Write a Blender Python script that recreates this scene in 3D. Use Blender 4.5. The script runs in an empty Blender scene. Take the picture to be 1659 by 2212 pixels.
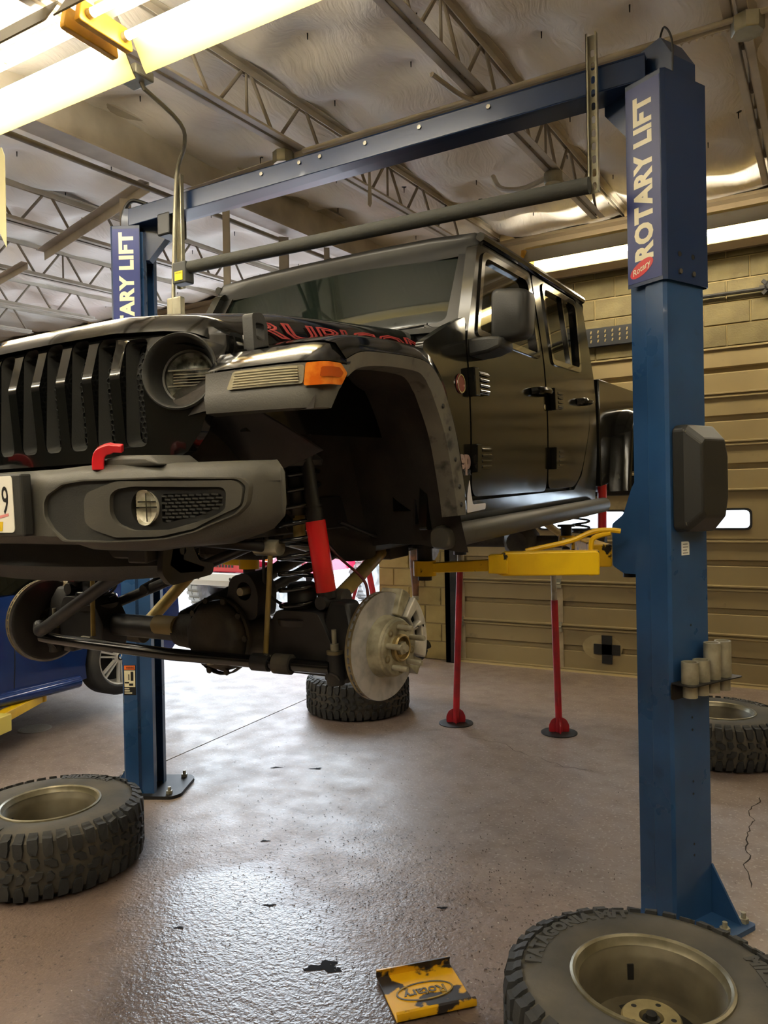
import bpy, bmesh, math, random
from math import sin, cos, pi, radians, sqrt, atan2
from mathutils import Vector, Matrix
from mathutils.geometry import tessellate_polygon
random.seed(7)
SC = bpy.context.scene
COL = SC.collection
# ---------------------------------------------------------------- camera
FPX, IW, IH = 1660.0, 1659, 2212
yaw, pit, rol = radians(30), radians(-0.35), radians(1.05)
fw = Vector((-sin(yaw)*cos(pit), cos(yaw)*cos(pit), sin(pit)))
ri = Vector((cos(yaw), sin(yaw), 0)); up = ri.cross(fw)
ri2 = cos(rol)*ri - sin(rol)*up; up2 = sin(rol)*ri + cos(rol)*up
cd = bpy.data.cameras.new('camera'); cam = bpy.data.objects.new('camera', cd); COL.objects.link(cam)
cd.sensor_fit = 'HORIZONTAL'; cd.sensor_width = 36.0; cd.lens = 36.0*FPX/IW; cd.clip_end = 200; cd.clip_start = 0.05
cam.matrix_world = Matrix(((ri2.x, up2.x, -fw.x, 0), (ri2.y, up2.y, -fw.y, 0), (ri2.z, up2.z, -fw.z, 1.72), (0, 0, 0, 1)))
SC.camera = cam
# ---------------------------------------------------------------- sky, exposure
wd = bpy.data.worlds.new('world'); SC.world = wd; wd.use_nodes = True
bgn = wd.node_tree.nodes['Background']; bgn.inputs[0].default_value = (0.80, 0.90, 1.0, 1); bgn.inputs[1].default_value = 3.5
vs = SC.view_settings
SC.display_settings.display_device = 'sRGB'
vs.view_transform = 'Standard'; vs.look = 'None'; vs.gamma = 1; vs.use_curve_mapping = False; vs.exposure = 1.38
TUBE = 20.0           # strength of every fluorescent tube
TUBECOL = (1.0, 0.92, 0.76)

# ---------------------------------------------------------------- materials
def lin(h):
    if not isinstance(h, str): return tuple(h) if len(h) == 4 else tuple(h)+(1,)
    v = [int(h[i:i+2], 16)/255 for i in (0, 2, 4)]
    return tuple(x/12.92 if x <= .04045 else ((x+.055)/1.055)**2.4 for x in v)+(1,)
def mat(name, c, rough=.5, metal=0., c2=None, ns=6., nd=4., lo=.4, hi=.6, bump=0., bs=40., coat=0., stretch=None, c3=None, ns3=30., lo3=.6, hi3=.7, rv=0., trans=0., ior=1.45, spec=None, alpha=1.):
    m = bpy.data.materials.new(name); m.use_nodes = True
    nt = m.node_tree; N = nt.nodes; L = nt.links; b = N['Principled BSDF']
    b.inputs['Base Color'].default_value = lin(c); b.inputs['Roughness'].default_value = rough; b.inputs['Metallic'].default_value = metal
    b.inputs['Coat Weight'].default_value = coat; b.inputs['Coat Roughness'].default_value = .05
    b.inputs['Transmission Weight'].default_value = trans; b.inputs['IOR'].default_value = ior; b.inputs['Alpha'].default_value = alpha
    if spec is not None: b.inputs['Specular IOR Level'].default_value = spec
    if c2 is not None or bump or c3 is not None or rv:
        tc = N.new('ShaderNodeTexCoord'); src = tc.outputs['Object']
        if stretch:
            mp = N.new('ShaderNodeMapping'); mp.inputs['Scale'].default_value = stretch; L.new(src, mp.inputs[0]); src = mp.outputs[0]
        out = None
        if c2 is not None:
            n = N.new('ShaderNodeTexNoise'); n.inputs['Scale'].default_value = ns; n.inputs['Detail'].default_value = nd; L.new(src, n.inputs['Vector'])
            r = N.new('ShaderNodeMapRange'); r.inputs[1].default_value = lo; r.inputs[2].default_value = hi; L.new(n.outputs[0], r.inputs[0])
            mx = N.new('ShaderNodeMix'); mx.data_type = 'RGBA'; mx.inputs[6].default_value = lin(c); mx.inputs[7].default_value = lin(c2)
            L.new(r.outputs[0], mx.inputs[0]); out = mx.outputs[2]
        if c3 is not None:
            n = N.new('ShaderNodeTexNoise'); n.inputs['Scale'].default_value = ns3; n.inputs['Detail'].default_value = 5; L.new(src, n.inputs['Vector'])
            r = N.new('ShaderNodeMapRange'); r.inputs[1].default_value = lo3; r.inputs[2].default_value = hi3; L.new(n.outputs[0], r.inputs[0])
            mx = N.new('ShaderNodeMix'); mx.data_type = 'RGBA'; mx.inputs[6].default_value = lin(c); mx.inputs[7].default_value = lin(c3)
            if out: L.new(out, mx.inputs[6])
            L.new(r.outputs[0], mx.inputs[0]); out = mx.outputs[2]
        if out: L.new(out, b.inputs['Base Color'])
        if rv:
            n = N.new('ShaderNodeTexNoise'); n.inputs['Scale'].default_value = ns*1.7; n.inputs['Detail'].default_value = 4; L.new(src, n.inputs['Vector'])
            r = N.new('ShaderNodeMapRange'); r.inputs[1].default_value = .3; r.inputs[2].default_value = .7
            r.inputs[3].default_value = max(.02, rough-rv); r.inputs[4].default_value = min(1, rough+rv); L.new(n.outputs[0], r.inputs[0]); L.new(r.outputs[0], b.inputs['Roughness'])
        if bump:
            n = N.new('ShaderNodeTexNoise'); n.inputs['Scale'].default_value = bs; n.inputs['Detail'].default_value = 3; L.new(src, n.inputs['Vector'])
            bp = N.new('ShaderNodeBump'); bp.inputs['Strength'].default_value = bump; bp.inputs['Distance'].default_value = .01
            L.new(n.outputs[0], bp.inputs['Height']); L.new(bp.outputs[0], b.inputs['Normal'])
    return m
def emit(name, c, s):
    m = bpy.data.materials.new(name); m.use_nodes = True; b = m.node_tree.nodes['Principled BSDF']
    b.inputs['Base Color'].default_value = (.8, .8, .8, 1); b.inputs['Emission Color'].default_value = lin(c); b.inputs['Emission Strength'].default_value = s
    return m

# ---------------------------------------------------------------- mesh helpers
class MB:
    def __init__(s): s.v = []; s.f = []
    def add(s, vs, fs, M=None):
        o = len(s.v); s.v += [tuple(M @ Vector(p)) if M else tuple(p) for p in vs]; s.f += [tuple(o+i for i in f) for f in fs]; return s
    def box(s, a, b, M=None):
        x0, x1 = sorted((a[0], b[0])); y0, y1 = sorted((a[1], b[1])); z0, z1 = sorted((a[2], b[2]))
        return s.add([(x0,y0,z0),(x1,y0,z0),(x1,y1,z0),(x0,y1,z0),(x0,y0,z1),(x1,y0,z1),(x1,y1,z1),(x0,y1,z1)],
                     [(0,3,2,1),(4,5,6,7),(0,1,5,4),(1,2,6,5),(2,3,7,6),(3,0,4,7)], M)
    def cbox(s, c, d, M=None):
        return s.box([c[i]-d[i]/2 for i in range(3)], [c[i]+d[i]/2 for i in range(3)], M)
    def loft(s, rings, caps=True, closed=True, M=None):
        n = len(rings[0]); vs = [p for r in rings for p in r]; fs = []
        for i in range(len(rings)-1):
            for j in range(n if closed else n-1):
                k = (j+1) % n; fs.append((i*n+j, i*n+k, (i+1)*n+k, (i+1)*n+j))
        if caps and closed: fs.append(tuple(range(n-1, -1, -1))); fs.append(tuple((len(rings)-1)*n+j for j in range(n)))
        return s.add(vs, fs, M)
    def tube(s, path, r, n=10, caps=True, M=None):
        P = [Vector(p) for p in path]; R = r if isinstance(r, (list, tuple)) else [r]*len(P)
        t = (P[1]-P[0]).normalized(); a = Vector((0, 0, 1)) if abs(t.z) < .9 else Vector((1, 0, 0)); nn = t.cross(a).normalized(); rings = []
        for i, p in enumerate(P):
            t = (P[min(i+1, len(P)-1)]-P[max(i-1, 0)])
            t = t.normalized() if t.length > 1e-9 else Vector((0, 0, 1))
            nn = nn-t*nn.dot(t)
            nn = nn.normalized() if nn.length > 1e-6 else t.orthogonal().normalized()
            b = t.cross(nn); rings.append([p+R[i]*(cos(2*pi*j/n)*nn+sin(2*pi*j/n)*b) for j in range(n)])
        return s.loft(rings, caps, True, M)
    def cyl(s, a, b, r, n=16, r2=None, M=None): return s.tube([a, b], [r, r if r2 is None else r2], n, True, M)
    def lathe(s, prof, n=24, M=None, closed=False):
        rings = [[(r*cos(2*pi*j/n), r*sin(2*pi*j/n), h) for j in range(n)] for r, h in prof]
        if closed: rings = rings+[rings[0]]
        return s.loft(rings, False, True, M)
    def grid(s, fn, nu, nv, M=None, flip=False):
        vs = [fn(i/nu, j/nv) for i in range(nu+1) for j in range(nv+1)]; fs = []
        for i in range(nu):
            for j in range(nv):
                q = (i*(nv+1)+j, (i+1)*(nv+1)+j, (i+1)*(nv+1)+j+1, i*(nv+1)+j+1); fs.append(q[::-1] if flip else q)
        return s.add(vs, fs, M)
    def prism(s, poly, fn, d0, d1):
        n = len(poly); vs = [fn(u, v, d0) for u, v in poly]+[fn(u, v, d1) for u, v in poly]
        return s.add(vs, [tuple(range(n)), tuple(range(2*n-1, n-1, -1))]+[(j, n+j, n+(j+1) % n, (j+1) % n) for j in range(n)])
    def mirror(s, axis=0):
        m = MB(); m.v = [tuple(-c if i == axis else c for i, c in enumerate(p)) for p in s.v]; m.f = [f[::-1] for f in s.f]; return m
    def panel(s, outer, holes=(), fn=None, d0=0., d1=.02, us=(), vs=()):
        """flat outline with holes, cut along u and v, bent by fn(u, v, depth) into a plate with thickness"""
        loops = [[Vector((p[0], p[1], 0)) for p in outer]]+[[Vector((p[0], p[1], 0)) for p in h] for h in holes]
        pts = [p for l in loops for p in l]; bm = bmesh.new(); bv = [bm.verts.new(p) for p in pts]
        for t in tessellate_polygon(loops):
            try: bm.faces.new([bv[i] for i in t])
            except ValueError: pass
        for ax, lst in ((0, us), (1, vs)):
            no = Vector((1, 0, 0)) if ax == 0 else Vector((0, 1, 0))
            for c in lst: bmesh.ops.bisect_plane(bm, geom=bm.verts[:]+bm.edges[:]+bm.faces[:], plane_co=no*c, plane_no=no, dist=1e-5)
        bmesh.ops.recalc_face_normals(bm, faces=bm.faces[:]); bm.verts.index_update()
        base = [(v.co.x, v.co.y) for v in bm.verts]; n = len(base)
        V = [fn(u, v, d0) for u, v in base]+[fn(u, v, d1) for u, v in base]; F = []
        for f in bm.faces:
            q = [v.index for v in f.verts]
            F.append(tuple(q)); F.append(tuple(n+i for i in q[::-1]))
        for e in bm.edges:
            if len(e.link_faces) == 1: i, j = e.verts[0].index, e.verts[1].index; F.append((i, j, n+j, n+i))
        bm.free(); return s.add(V, F)
    def mesh(s, name, m, smooth=40, recalc=True):
        me = bpy.data.meshes.new(name); me.from_pydata([tuple(p) for p in s.v], [], s.f)
        if recalc:
            bm = bmesh.new(); bm.from_mesh(me); bmesh.ops.remove_doubles(bm, verts=bm.verts[:], dist=1e-6)
            bmesh.ops.recalc_face_normals(bm, faces=bm.faces[:]); bm.to_mesh(me); bm.free()
        if m: me.materials.append(m)
        if smooth:
            for p in me.polygons: p.use_smooth = True
            me.set_sharp_from_angle(angle=radians(smooth))
        return me
    def build(s, name, m, parent=None, smooth=40, bevel=0, seg=2, recalc=True, **kw):
        return link(name, s.mesh(name, m, smooth, recalc), parent, bevel=bevel, seg=seg, **kw)
def link(name, me, parent=None, M=None, bevel=0, seg=2, **kw):
    o = bpy.data.objects.new(name, me); COL.objects.link(o)
    if parent: o.parent = parent
    if M is not None: o.matrix_local = M
    if bevel:
        b = o.modifiers.new('bevel', 'BEVEL'); b.width = bevel; b.segments = seg; b.limit_method = 'ANGLE'; b.angle_limit = radians(35); b.harden_normals = False
    for k, v in kw.items(): o[k] = v
    return o
def thing(name, label, cat, loc=(0, 0, 0), rz=0, group=None):
    o = bpy.data.objects.new(name, None); COL.objects.link(o); o.location = loc; o.rotation_euler = (0, 0, rz); o.empty_display_size = .1
    o['label'] = label; o['category'] = cat
    if group: o['group'] = group
    return o
def tag(o, label, cat, group=None):
    o['label'] = label; o['category'] = cat
    if group: o['group'] = group
    return o
def struct(o): o['kind'] = 'structure'; return o
def dup(root, label=None, loc=None, rz=None):
    def rec(o, par):
        c = o.copy(); COL.objects.link(c); c.parent = par
        for ch in o.children: rec(ch, c)
        return c
    kids = list(root.children); r = root.copy(); COL.objects.link(r)
    for ch in kids: rec(ch, r)
    if label: r['label'] = label
    if loc is not None: r.location = loc
    if rz is not None: r.rotation_euler = (0, 0, rz)
    return r
def rpoly(pts, r, n=4):
    """polygon with rounded corners"""
    out = []; N = len(pts); rs = r if isinstance(r, (list, tuple)) else [r]*N
    for i in range(N):
        p = Vector(pts[i]); a = Vector(pts[i-1])-p; b = Vector(pts[(i+1) % N])-p
        d = min(rs[i], a.length*.49, b.length*.49)
        if d < 1e-5: out.append((p.x, p.y)); continue
        p0 = p+a.normalized()*d; p1 = p+b.normalized()*d
        for k in range(n+1):
            t = k/n; q = p0*(1-t)**2+p*2*t*(1-t)+p1*t*t; out.append((q.x, q.y))
    return out
def circ(cx, cy, rx, ry=None, n=24, a0=0): ry = rx if ry is None else ry; return [(cx+rx*cos(a0+2*pi*i/n), cy+ry*sin(a0+2*pi*i/n)) for i in range(n)]
def smooth_path(pts, n=6):
    """Catmull-Rom"""
    P = [Vector(p) for p in pts]; out = []
    for i in range(len(P)-1):
        p0 = P[max(i-1, 0)]; p1 = P[i]; p2 = P[i+1]; p3 = P[min(i+2, len(P)-1)]
        for k in range(n):
            t = k/n; out.append(.5*((2*p1)+(-p0+p2)*t+(2*p0-5*p1+4*p2-p3)*t*t+(-p0+3*p1-3*p2+p3)*t**3))
    out.append(P[-1]); return out
def interp(x, tab):
    if x <= tab[0][0]: return tab[0][1]
    for (a, fa), (b, fb) in zip(tab, tab[1:]):
        if x <= b: return fa+(fb-fa)*(x-a)/(b-a)
    return tab[-1][1]
def frange(a, b, n): return [a+(b-a)*i/n for i in range(n+1)]
def text_mb(body, size=1., extrude=.002, offset=0., outline=0., spacing=1., res=3):
    c = bpy.data.curves.new('t', 'FONT'); c.body = body; c.size = size; c.extrude = extrude; c.offset = offset; c.resolution_u = res
    c.align_x = 'CENTER'; c.align_y = 'CENTER'; c.space_character = spacing
    if outline: c.fill_mode = 'NONE'; c.extrude = 0; c.bevel_depth = outline; c.bevel_resolution = 1
    o = bpy.data.objects.new('t', c); COL.objects.link(o); bpy.context.view_layer.update()
    me = bpy.data.meshes.new_from_object(o.evaluated_get(bpy.context.evaluated_depsgraph_get()))
    m = MB(); m.v = [tuple(v.co) for v in me.vertices]; m.f = [tuple(p.vertices) for p in me.polygons]
    bpy.data.objects.remove(o); bpy.data.curves.remove(c); bpy.data.meshes.remove(me); return m
def xf(m, fn): r = MB(); r.v = [tuple(fn(*p)) for p in m.v]; r.f = list(m.f); return r
def frame(o, x, y, z): return Matrix(((x[0], y[0], z[0], o[0]), (x[1], y[1], z[1], o[1]), (x[2], y[2], z[2], o[2]), (0, 0, 0, 1)))
def axisM(o, ax):
    z = Vector(ax).normalized(); x = z.orthogonal().normalized(); return frame(o, x, z.cross(x), z)
def boltmesh(r=.012, h=.008, m=None):
    b = MB(); b.lathe([(0, 0), (r, 0), (r, h), (0, h)], 6); return b.mesh('bolt', m, 30)
# ================================================================ shared materials
m_blue = mat('lift_blue_paint', '204169', .32, c2='2b5180', ns=3, lo=.35, hi=.75, c3='16304f', ns3=9, lo3=.64, hi3=.85, rv=.08, coat=.25)
m_bluecover = mat('cover_blue_paint', '162c50', .33, coat=.15)
m_decal = mat('decal_blue', '18296c', .4)
m_letter = mat('decal_cream', 'd9d2b4', .35)
m_red = mat('decal_red', 'c8202a', .3)
m_yellow = mat('arm_yellow_paint', 'e6bd08', .4, c2='d3a80a', ns=5, c3='2a2208', ns3=14, lo3=.66, hi3=.69)
m_yellow2 = mat('arm_yellow_worn', 'dcae10', .45, c2='c79a14', ns=6, c3='1c1810', ns3=22, lo3=.58, hi3=.62)
m_steel = mat('bare_steel', '8d8a82', .35, .9, c2='6f6a60', ns=20)
m_zinc = mat('zinc_plated', 'aaa592', .38, .4, c2='7e7966', ns=14, lo=.35, hi=.7)
m_galv = mat('galvanised', '8b8878', .45, .7, c2='a39f8c', ns=8)
m_black = mat('black_plastic', '1c1c1b', .45)
m_rubber = mat('tyre_rubber', '2b2c2d', .78, c2='3d3c3a', ns=5, lo=.4, hi=.7, bump=.15, bs=60)
m_rubber_s = mat('tyre_sidewall', '403e39', .8, c2='5c564b', ns=4, lo=.4, hi=.75, bump=.1, bs=80)
m_darkmetal = mat('dark_metal', '1b1b1c', .5, .3, c2='2a2826', ns=7)
m_joist = mat('joist_paint', 'c8c0b0', .6, c2='a39a88', ns=3, lo=.4, hi=.75)
m_web = mat('web_paint', '7a7164', .7, c2='9a907e', ns=3)
m_wall = mat('wall_paint_beige', '94845e', .8, c2='857650', ns=2, bump=.3, bs=70)
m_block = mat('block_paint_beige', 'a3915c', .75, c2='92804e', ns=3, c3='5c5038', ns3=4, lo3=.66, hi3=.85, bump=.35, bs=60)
m_door = mat('garage_door_paint', '94845f', .62, c2='857553', ns=1.2, lo=.35, hi=.7, c3='6d5f48', ns3=5, lo3=.64, hi3=.8)
m_red_tool = mat('red_enamel', 'b3202c', .35, c2='92202c', ns=8, coat=.2)
m_dull = mat('dull_brown_wall', '8c7c62', .85)
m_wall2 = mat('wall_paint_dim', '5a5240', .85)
m_block2 = mat('block_paint_shaded', '6e6444', .8, c2='5e5439', ns=3, bump=.3, bs=60)  # darker copy of the block paint, shade above the door put into colour

# ================================================================ floor
def floor_material():
    m = bpy.data.materials.new('shop_floor_concrete'); m.use_nodes = True; nt = m.node_tree; N = nt.nodes; L = nt.links; b = N['Principled BSDF']
    tc = N.new('ShaderNodeTexCoord'); P = tc.outputs['Object']
    def noise(s, d=4, v=P, ro=.5):
        n = N.new('ShaderNodeTexNoise'); n.inputs['Scale'].default_value = s; n.inputs['Detail'].default_value = d; n.inputs['Roughness'].default_value = ro; L.new(v, n.inputs['Vector']); return n
    def rng(x, a, c, o0=0., o1=1.):
        r = N.new('ShaderNodeMapRange'); r.inputs[1].default_value = a; r.inputs[2].default_value = c; r.inputs[3].default_value = o0; r.inputs[4].default_value = o1; L.new(x, r.inputs[0]); return r.outputs[0]
    def mx(f, a, c):
        q = N.new('ShaderNodeMix'); q.data_type = 'RGBA'
        for s, i in ((f, 0), (a, 6), (c, 7)):
            if hasattr(s, 'is_output'): L.new(s, q.inputs[i])
            else: q.inputs[i].default_value = s if i == 0 else lin(s)
        return q.outputs[2]
    def ma(op, a, c, cl=False):
        q = N.new('ShaderNodeMath'); q.operation = op; q.use_clamp = cl
        for s, i in ((a, 0), (c, 1)):
            if hasattr(s, 'is_output'): L.new(s, q.inputs[i])
            else: q.inputs[i].default_value = s
        return q.outputs[0]
    wob = noise(2.2, 5); add = N.new('ShaderNodeMixRGB'); add.blend_type = 'LINEAR_LIGHT'; add.inputs[0].default_value = .42; L.new(P, add.inputs[1]); L.new(wob.outputs['Color'], add.inputs[2])
    def blob(cx, cy, rx, ry, soft=.25):
        mp = N.new('ShaderNodeMapping'); mp.inputs['Location'].default_value = (-cx/rx, -cy/ry, 0); mp.inputs['Scale'].default_value = (1/rx, 1/ry, 0); L.new(add.outputs[0], mp.inputs[0])
        ln = N.new('ShaderNodeVectorMath'); ln.operation = 'LENGTH'; L.new(mp.outputs[0], ln.inputs[0]); return rng(ln.outputs['Value'], 1+soft, 1-soft)
    wet = ma('MAXIMUM', ma('MAXIMUM', blob(-1.72, 2.02, .62, .46), blob(-2.25, 2.45, .42, .36)), blob(-1.05, 2.0, .35, .3))
    damp = ma('MAXIMUM', blob(-2.0, 2.45, 1.25, .85, .5), blob(-3.0, 1.9, .9, .7, .5))
    base = mx(rng(noise(1.1, 6).outputs[0], .3, .72), '7b6c63', '8e8078')
    base = mx(rng(noise(9, 6).outputs[0], .45, .75, 0, .6), base, '665850')
    base = mx(rng(noise(55, 3).outputs[0], .58, .68, 0, .55), base, 'b3a79e')
    base = mx(ma('MULTIPLY', damp, .75), base, '6a594f')
    sp = rng(noise(38, 4, ro=.7).outputs[0], .60, .66); base = mx(ma('MULTIPLY', sp, ma('ADD', ma('MULTIPLY', damp, .75), .22, True)), base, '3a2e28')
    base = mx(ma('MULTIPLY', wet, .8), base, '4b3f3a')
    oil = blob(-1.62, 2.33, .12, .07, .3); oil2 = blob(-1.75, 2.35, .05, .04, .4)
    L.new(base, b.inputs['Base Color'])
    r0 = rng(noise(5, 5).outputs[0], .3, .7, .36, .54); r1 = ma('SUBTRACT', r0, ma('MULTIPLY', damp, .06))
    q = N.new('ShaderNodeMix'); q.data_type = 'FLOAT'; L.new(wet, q.inputs[0]); L.new(r1, q.inputs[2]); q.inputs[3].default_value = .24; L.new(q.outputs[0], b.inputs['Roughness'])
    h1 = noise(34, 4); h2 = noise(90, 3); hh = ma('ADD', ma('MULTIPLY', h1.outputs[0], 1.0), ma('MULTIPLY', h2.outputs[0], .6))
    bp = N.new('ShaderNodeBump'); bp.inputs['Distance'].default_value = .006
    L.new(ma('ADD', ma('MULTIPLY', damp, .42), .16), bp.inputs['Strength']); L.new(hh, bp.inputs['Height']); L.new(bp.outputs[0], b.inputs['Normal'])
    L.new(ma('ADD', ma('MULTIPLY', wet, .6), .5), b.inputs['Specular IOR Level'])
    return m
m_floor = floor_material()
jx0, jx1 = -3.70, -4.34     # saw-cut joint, X at Y=0 and at Y=9
fl = MB(); g = .006
def jx(y): return jx0+(jx1-jx0)*y/9
Y0, Y1 = -6.0, 8.9
fl.add([(-15, Y0, 0), (jx(Y0)-g, Y0, 0), (jx(Y1)-g, Y1, 0), (-15, Y1, 0), (jx(Y0)+g, Y0, 0), (3.4, Y0, 0), (3.4, Y1, 0), (jx(Y1)+g, Y1, 0),
        (jx(Y0)-g, Y0, -.012), (jx(Y0)+g, Y0, -.012), (jx(Y1)+g, Y1, -.012), (jx(Y1)-g, Y1, -.012)],
       [(0, 1, 2, 3), (4, 5, 6, 7), (8, 9, 10, 11), (1, 8, 11, 2), (9, 4, 7, 10)])
floor = struct(fl.build('floor', m_floor, smooth=0, recalc=False))
m_crack = mat('crack_dark', '2a211b', .9)
cr = MB(); pts = [(1640, 1662)]
def crackline(P, w=.004):
    n = len(P); vs = []
    for i, (x, y) in enumerate(P):
        a = P[max(i-1, 0)]; c = P[min(i+1, n-1)]; d = Vector((c[0]-a[0], c[1]-a[1])).normalized(); k = w*(.4+.6*random.random())*(0.3 if i in (0, n-1) else 1)
        vs += [(x-d.y*k, y+d.x*k, .0012), (x+d.y*k, y-d.x*k, .0012)]
    return vs, [(2*i, 2*i+1, 2*i+3, 2*i+2) for i in range(n-1)]
P = [(-.36, 4.92)]; 
while P[-1][1] > 3.75: P.append((P[-1][0]+random.uniform(-.014, .018), P[-1][1]-random.uniform(.02, .05)))
cr.add(*crackline(P)); cr.build('crack', m_crack, floor, smooth=0, recalc=False)
cr = MB(); P = [(-2.35, 5.25)]
while P[-1][0] < -1.3: P.append((P[-1][0]+random.uniform(.02, .05), P[-1][1]+random.uniform(-.035, .02)))
cr.add(*crackline(P, .002)); cr.build('crack', m_crack, floor, smooth=0, recalc=False)
# oil blot and dark crumbs lying on the floor
m_oil = mat('oil_black', '0e0a08', .7, spec=.1)
for cx, cy, R, sq in ((-1.655, 2.36, .075, .55), (-2.12, 2.62, .035, .35), (-2.55, 3.12, .03, .4), (-2.34, 2.3, .028, .4), (-1.45, 2.95, .03, .4), (-2.95, 4.15, .05, .4), (-3.2, 4.05, .045, .35)):
    bl = MB(); n = 28; pts = []
    for i in range(n):
        a = 2*pi*i/n; k = R*(.75+.25*sin(3*a+cx*9)+random.uniform(-.18, .18)); u = k*cos(a); v = k*sq*sin(a)
        pts.append((cx+.866*u-.5*v, cy+.5*u+.866*v, .0014))
    bl.add(pts, [tuple(range(n))]); bl.build('oil_spot', m_oil, floor, smooth=0, recalc=False)
# paint flakes and grit: nobody could count it
fk = MB()
for i in range(2600):
    t = random.random()
    x = random.gauss(-1.75, .55); y = random.gauss(2.95, .42)
    if i % 3 == 0: x = random.uniform(-4.2, -.8); y = random.uniform(2.2, 5.5)
    s = random.uniform(.002, .0085); a = random.random()*pi; z = .0018
    q = [(x+s*cos(a+k*pi/2)*(1 if k % 2 else .5), y+s*sin(a+k*pi/2)*(1 if k % 2 else .5), z+(.003 if k == 1 else 0)) for k in range(4)]
    fk.add(q, [(0, 1, 2, 3)])
o = fk.build('paint_flakes', mat('flake_dark', '4a3c34', .35), None, smooth=0, recalc=False); o['kind'] = 'stuff'; tag(o, 'dark grit and paint flakes scattered over the wet concrete floor', 'grit')
fk2 = MB()
for i in range(350):
    x = random.gauss(-1.7, .6); y = random.gauss(2.9, .5); s = random.uniform(.002, .005); a = random.random()*pi
    fk2.add([(x+s*cos(a+k*pi/2), y+s*.6*sin(a+k*pi/2), .0018+(.002 if k == 1 else 0)) for k in range(4)], [(0, 1, 2, 3)])
o = fk2.build('pale_flakes', mat('flake_pale', 'b9b4ae', .35), None, smooth=0, recalc=False); o['kind'] = 'stuff'; tag(o, 'pale flakes and crumbs strewn over the middle of the concrete floor', 'grit')
# floor drain
m_drain = mat('drain_grey', 'a39d94', .5)
dr = thing('floor_drain', 'round slotted metal drain grate in the floor below the blue car', 'drain', (-5.51, 3.9, 0))
d = MB(); d.lathe([(.125, .0), (.125, .004), (.108, .004), (.108, .0)], 32, closed=True); d.build('rim', m_drain, dr)
d = MB(); d.lathe([(0, .0008), (.108, .0008)], 32); d.build('sump', m_black, dr)
for i in range(11):
    x = -.09+i*.018; h = sqrt(.107**2-x*x); d = MB(); d.box((x-.005, -h, .001), (x+.005, h, .004)); d.build('slat', m_drain, dr, smooth=0)

# ================================================================ ceiling
KC = .87
def zj(y): return 3.83+.05*y            # underside of the joists
def zc(y): return zj(y)+.37
pins = []
for i in range(26):
    for j in range(16):
        pins.append((-14+i*.68+random.uniform(-.12, .12)+(.3 if j % 2 else 0), -1.2+j*.6+random.uniform(-.12, .12)))
JX = [.92, -.35, -1.67, -2.94, -5.52, -6.79, -8.05, -9.31, -10.6, -11.9, -13.2, -14.4]
def sag(x, y):
    d = min((x-p[0])**2+(y-p[1])**2 for p in pins if abs(p[0]-x) < 1 and abs(p[1]-y) < 1) if -14 < x < 3 and -1 < y < 8 else .1
    d = sqrt(d); s = 1-math.exp(-(d/.22)**1.3)
    jd = min(abs(x-q) for q in JX); return -.125*s*min(1, jd/.25+.3) + .012*sin(7*x+2*sin(3*y))
ce = MB(); nx, ny = 250, 150
ce.grid(lambda u, v: (-15+18.4*u, -1.5+9.4*v, zc(-1.5+9.4*v)+sag(-15+18.4*u, -1.5+9.4*v)), nx, ny)
ce.grid(lambda u, v: (-15+18.4*u, -6+4.5*v, zc(-6+4.5*v)-.05), 2, 2)
def ceil_mat():
    m = mat('vinyl_insulation_white', 'ece7de', .75, c2='ddd6ca', ns=1.3, lo=.35, hi=.75)
    nt = m.node_tree; N = nt.nodes; L = nt.links; b = N['Principled BSDF']; tc = N.new('ShaderNodeTexCoord')
    wn = N.new('ShaderNodeTexNoise'); wn.inputs['Scale'].default_value = 1.6; L.new(tc.outputs['Object'], wn.inputs['Vector'])
    ad = N.new('ShaderNodeMixRGB'); ad.blend_type = 'LINEAR_LIGHT'; ad.inputs[0].default_value = .25; L.new(tc.outputs['Object'], ad.inputs[1]); L.new(wn.outputs['Color'], ad.inputs[2])
    mp = N.new('ShaderNodeMapping'); mp.inputs['Scale'].default_value = (22, 3.0, 3); mp.inputs['Rotation'].default_value = (0, 0, .5); L.new(ad.outputs[0], mp.inputs[0])
    n = N.new('ShaderNodeTexNoise'); n.inputs['Scale'].default_value = 1.6; n.inputs['Detail'].default_value = 4; L.new(mp.outputs[0], n.inputs['Vector'])
    bp = N.new('ShaderNodeBump'); bp.inputs['Strength'].default_value = .6; bp.inputs['Distance'].default_value = .016; L.new(n.outputs[0], bp.inputs['Height']); L.new(bp.outputs[0], b.inputs['Normal'])
    return m
ceiling = struct(ce.build('ceiling', ceil_mat(), smooth=180, recalc=False))
pm = MB(); pm.lathe([(0, -.012), (.022, -.012), (.022, -.008), (.005, -.008), (.003, -.06), (0, -.06)], 8); pme = pm.mesh('insulation_pin', m_darkmetal, 30)
for x, y in pins:
    if -10.5 < x < 1.2 and 2.2 < y < 7.6 and (x > -6 or random.random() < .5):
        link('insulation_pin', pme, ceiling, Matrix.Translation((x, y, zc(y)+.012)))
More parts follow.
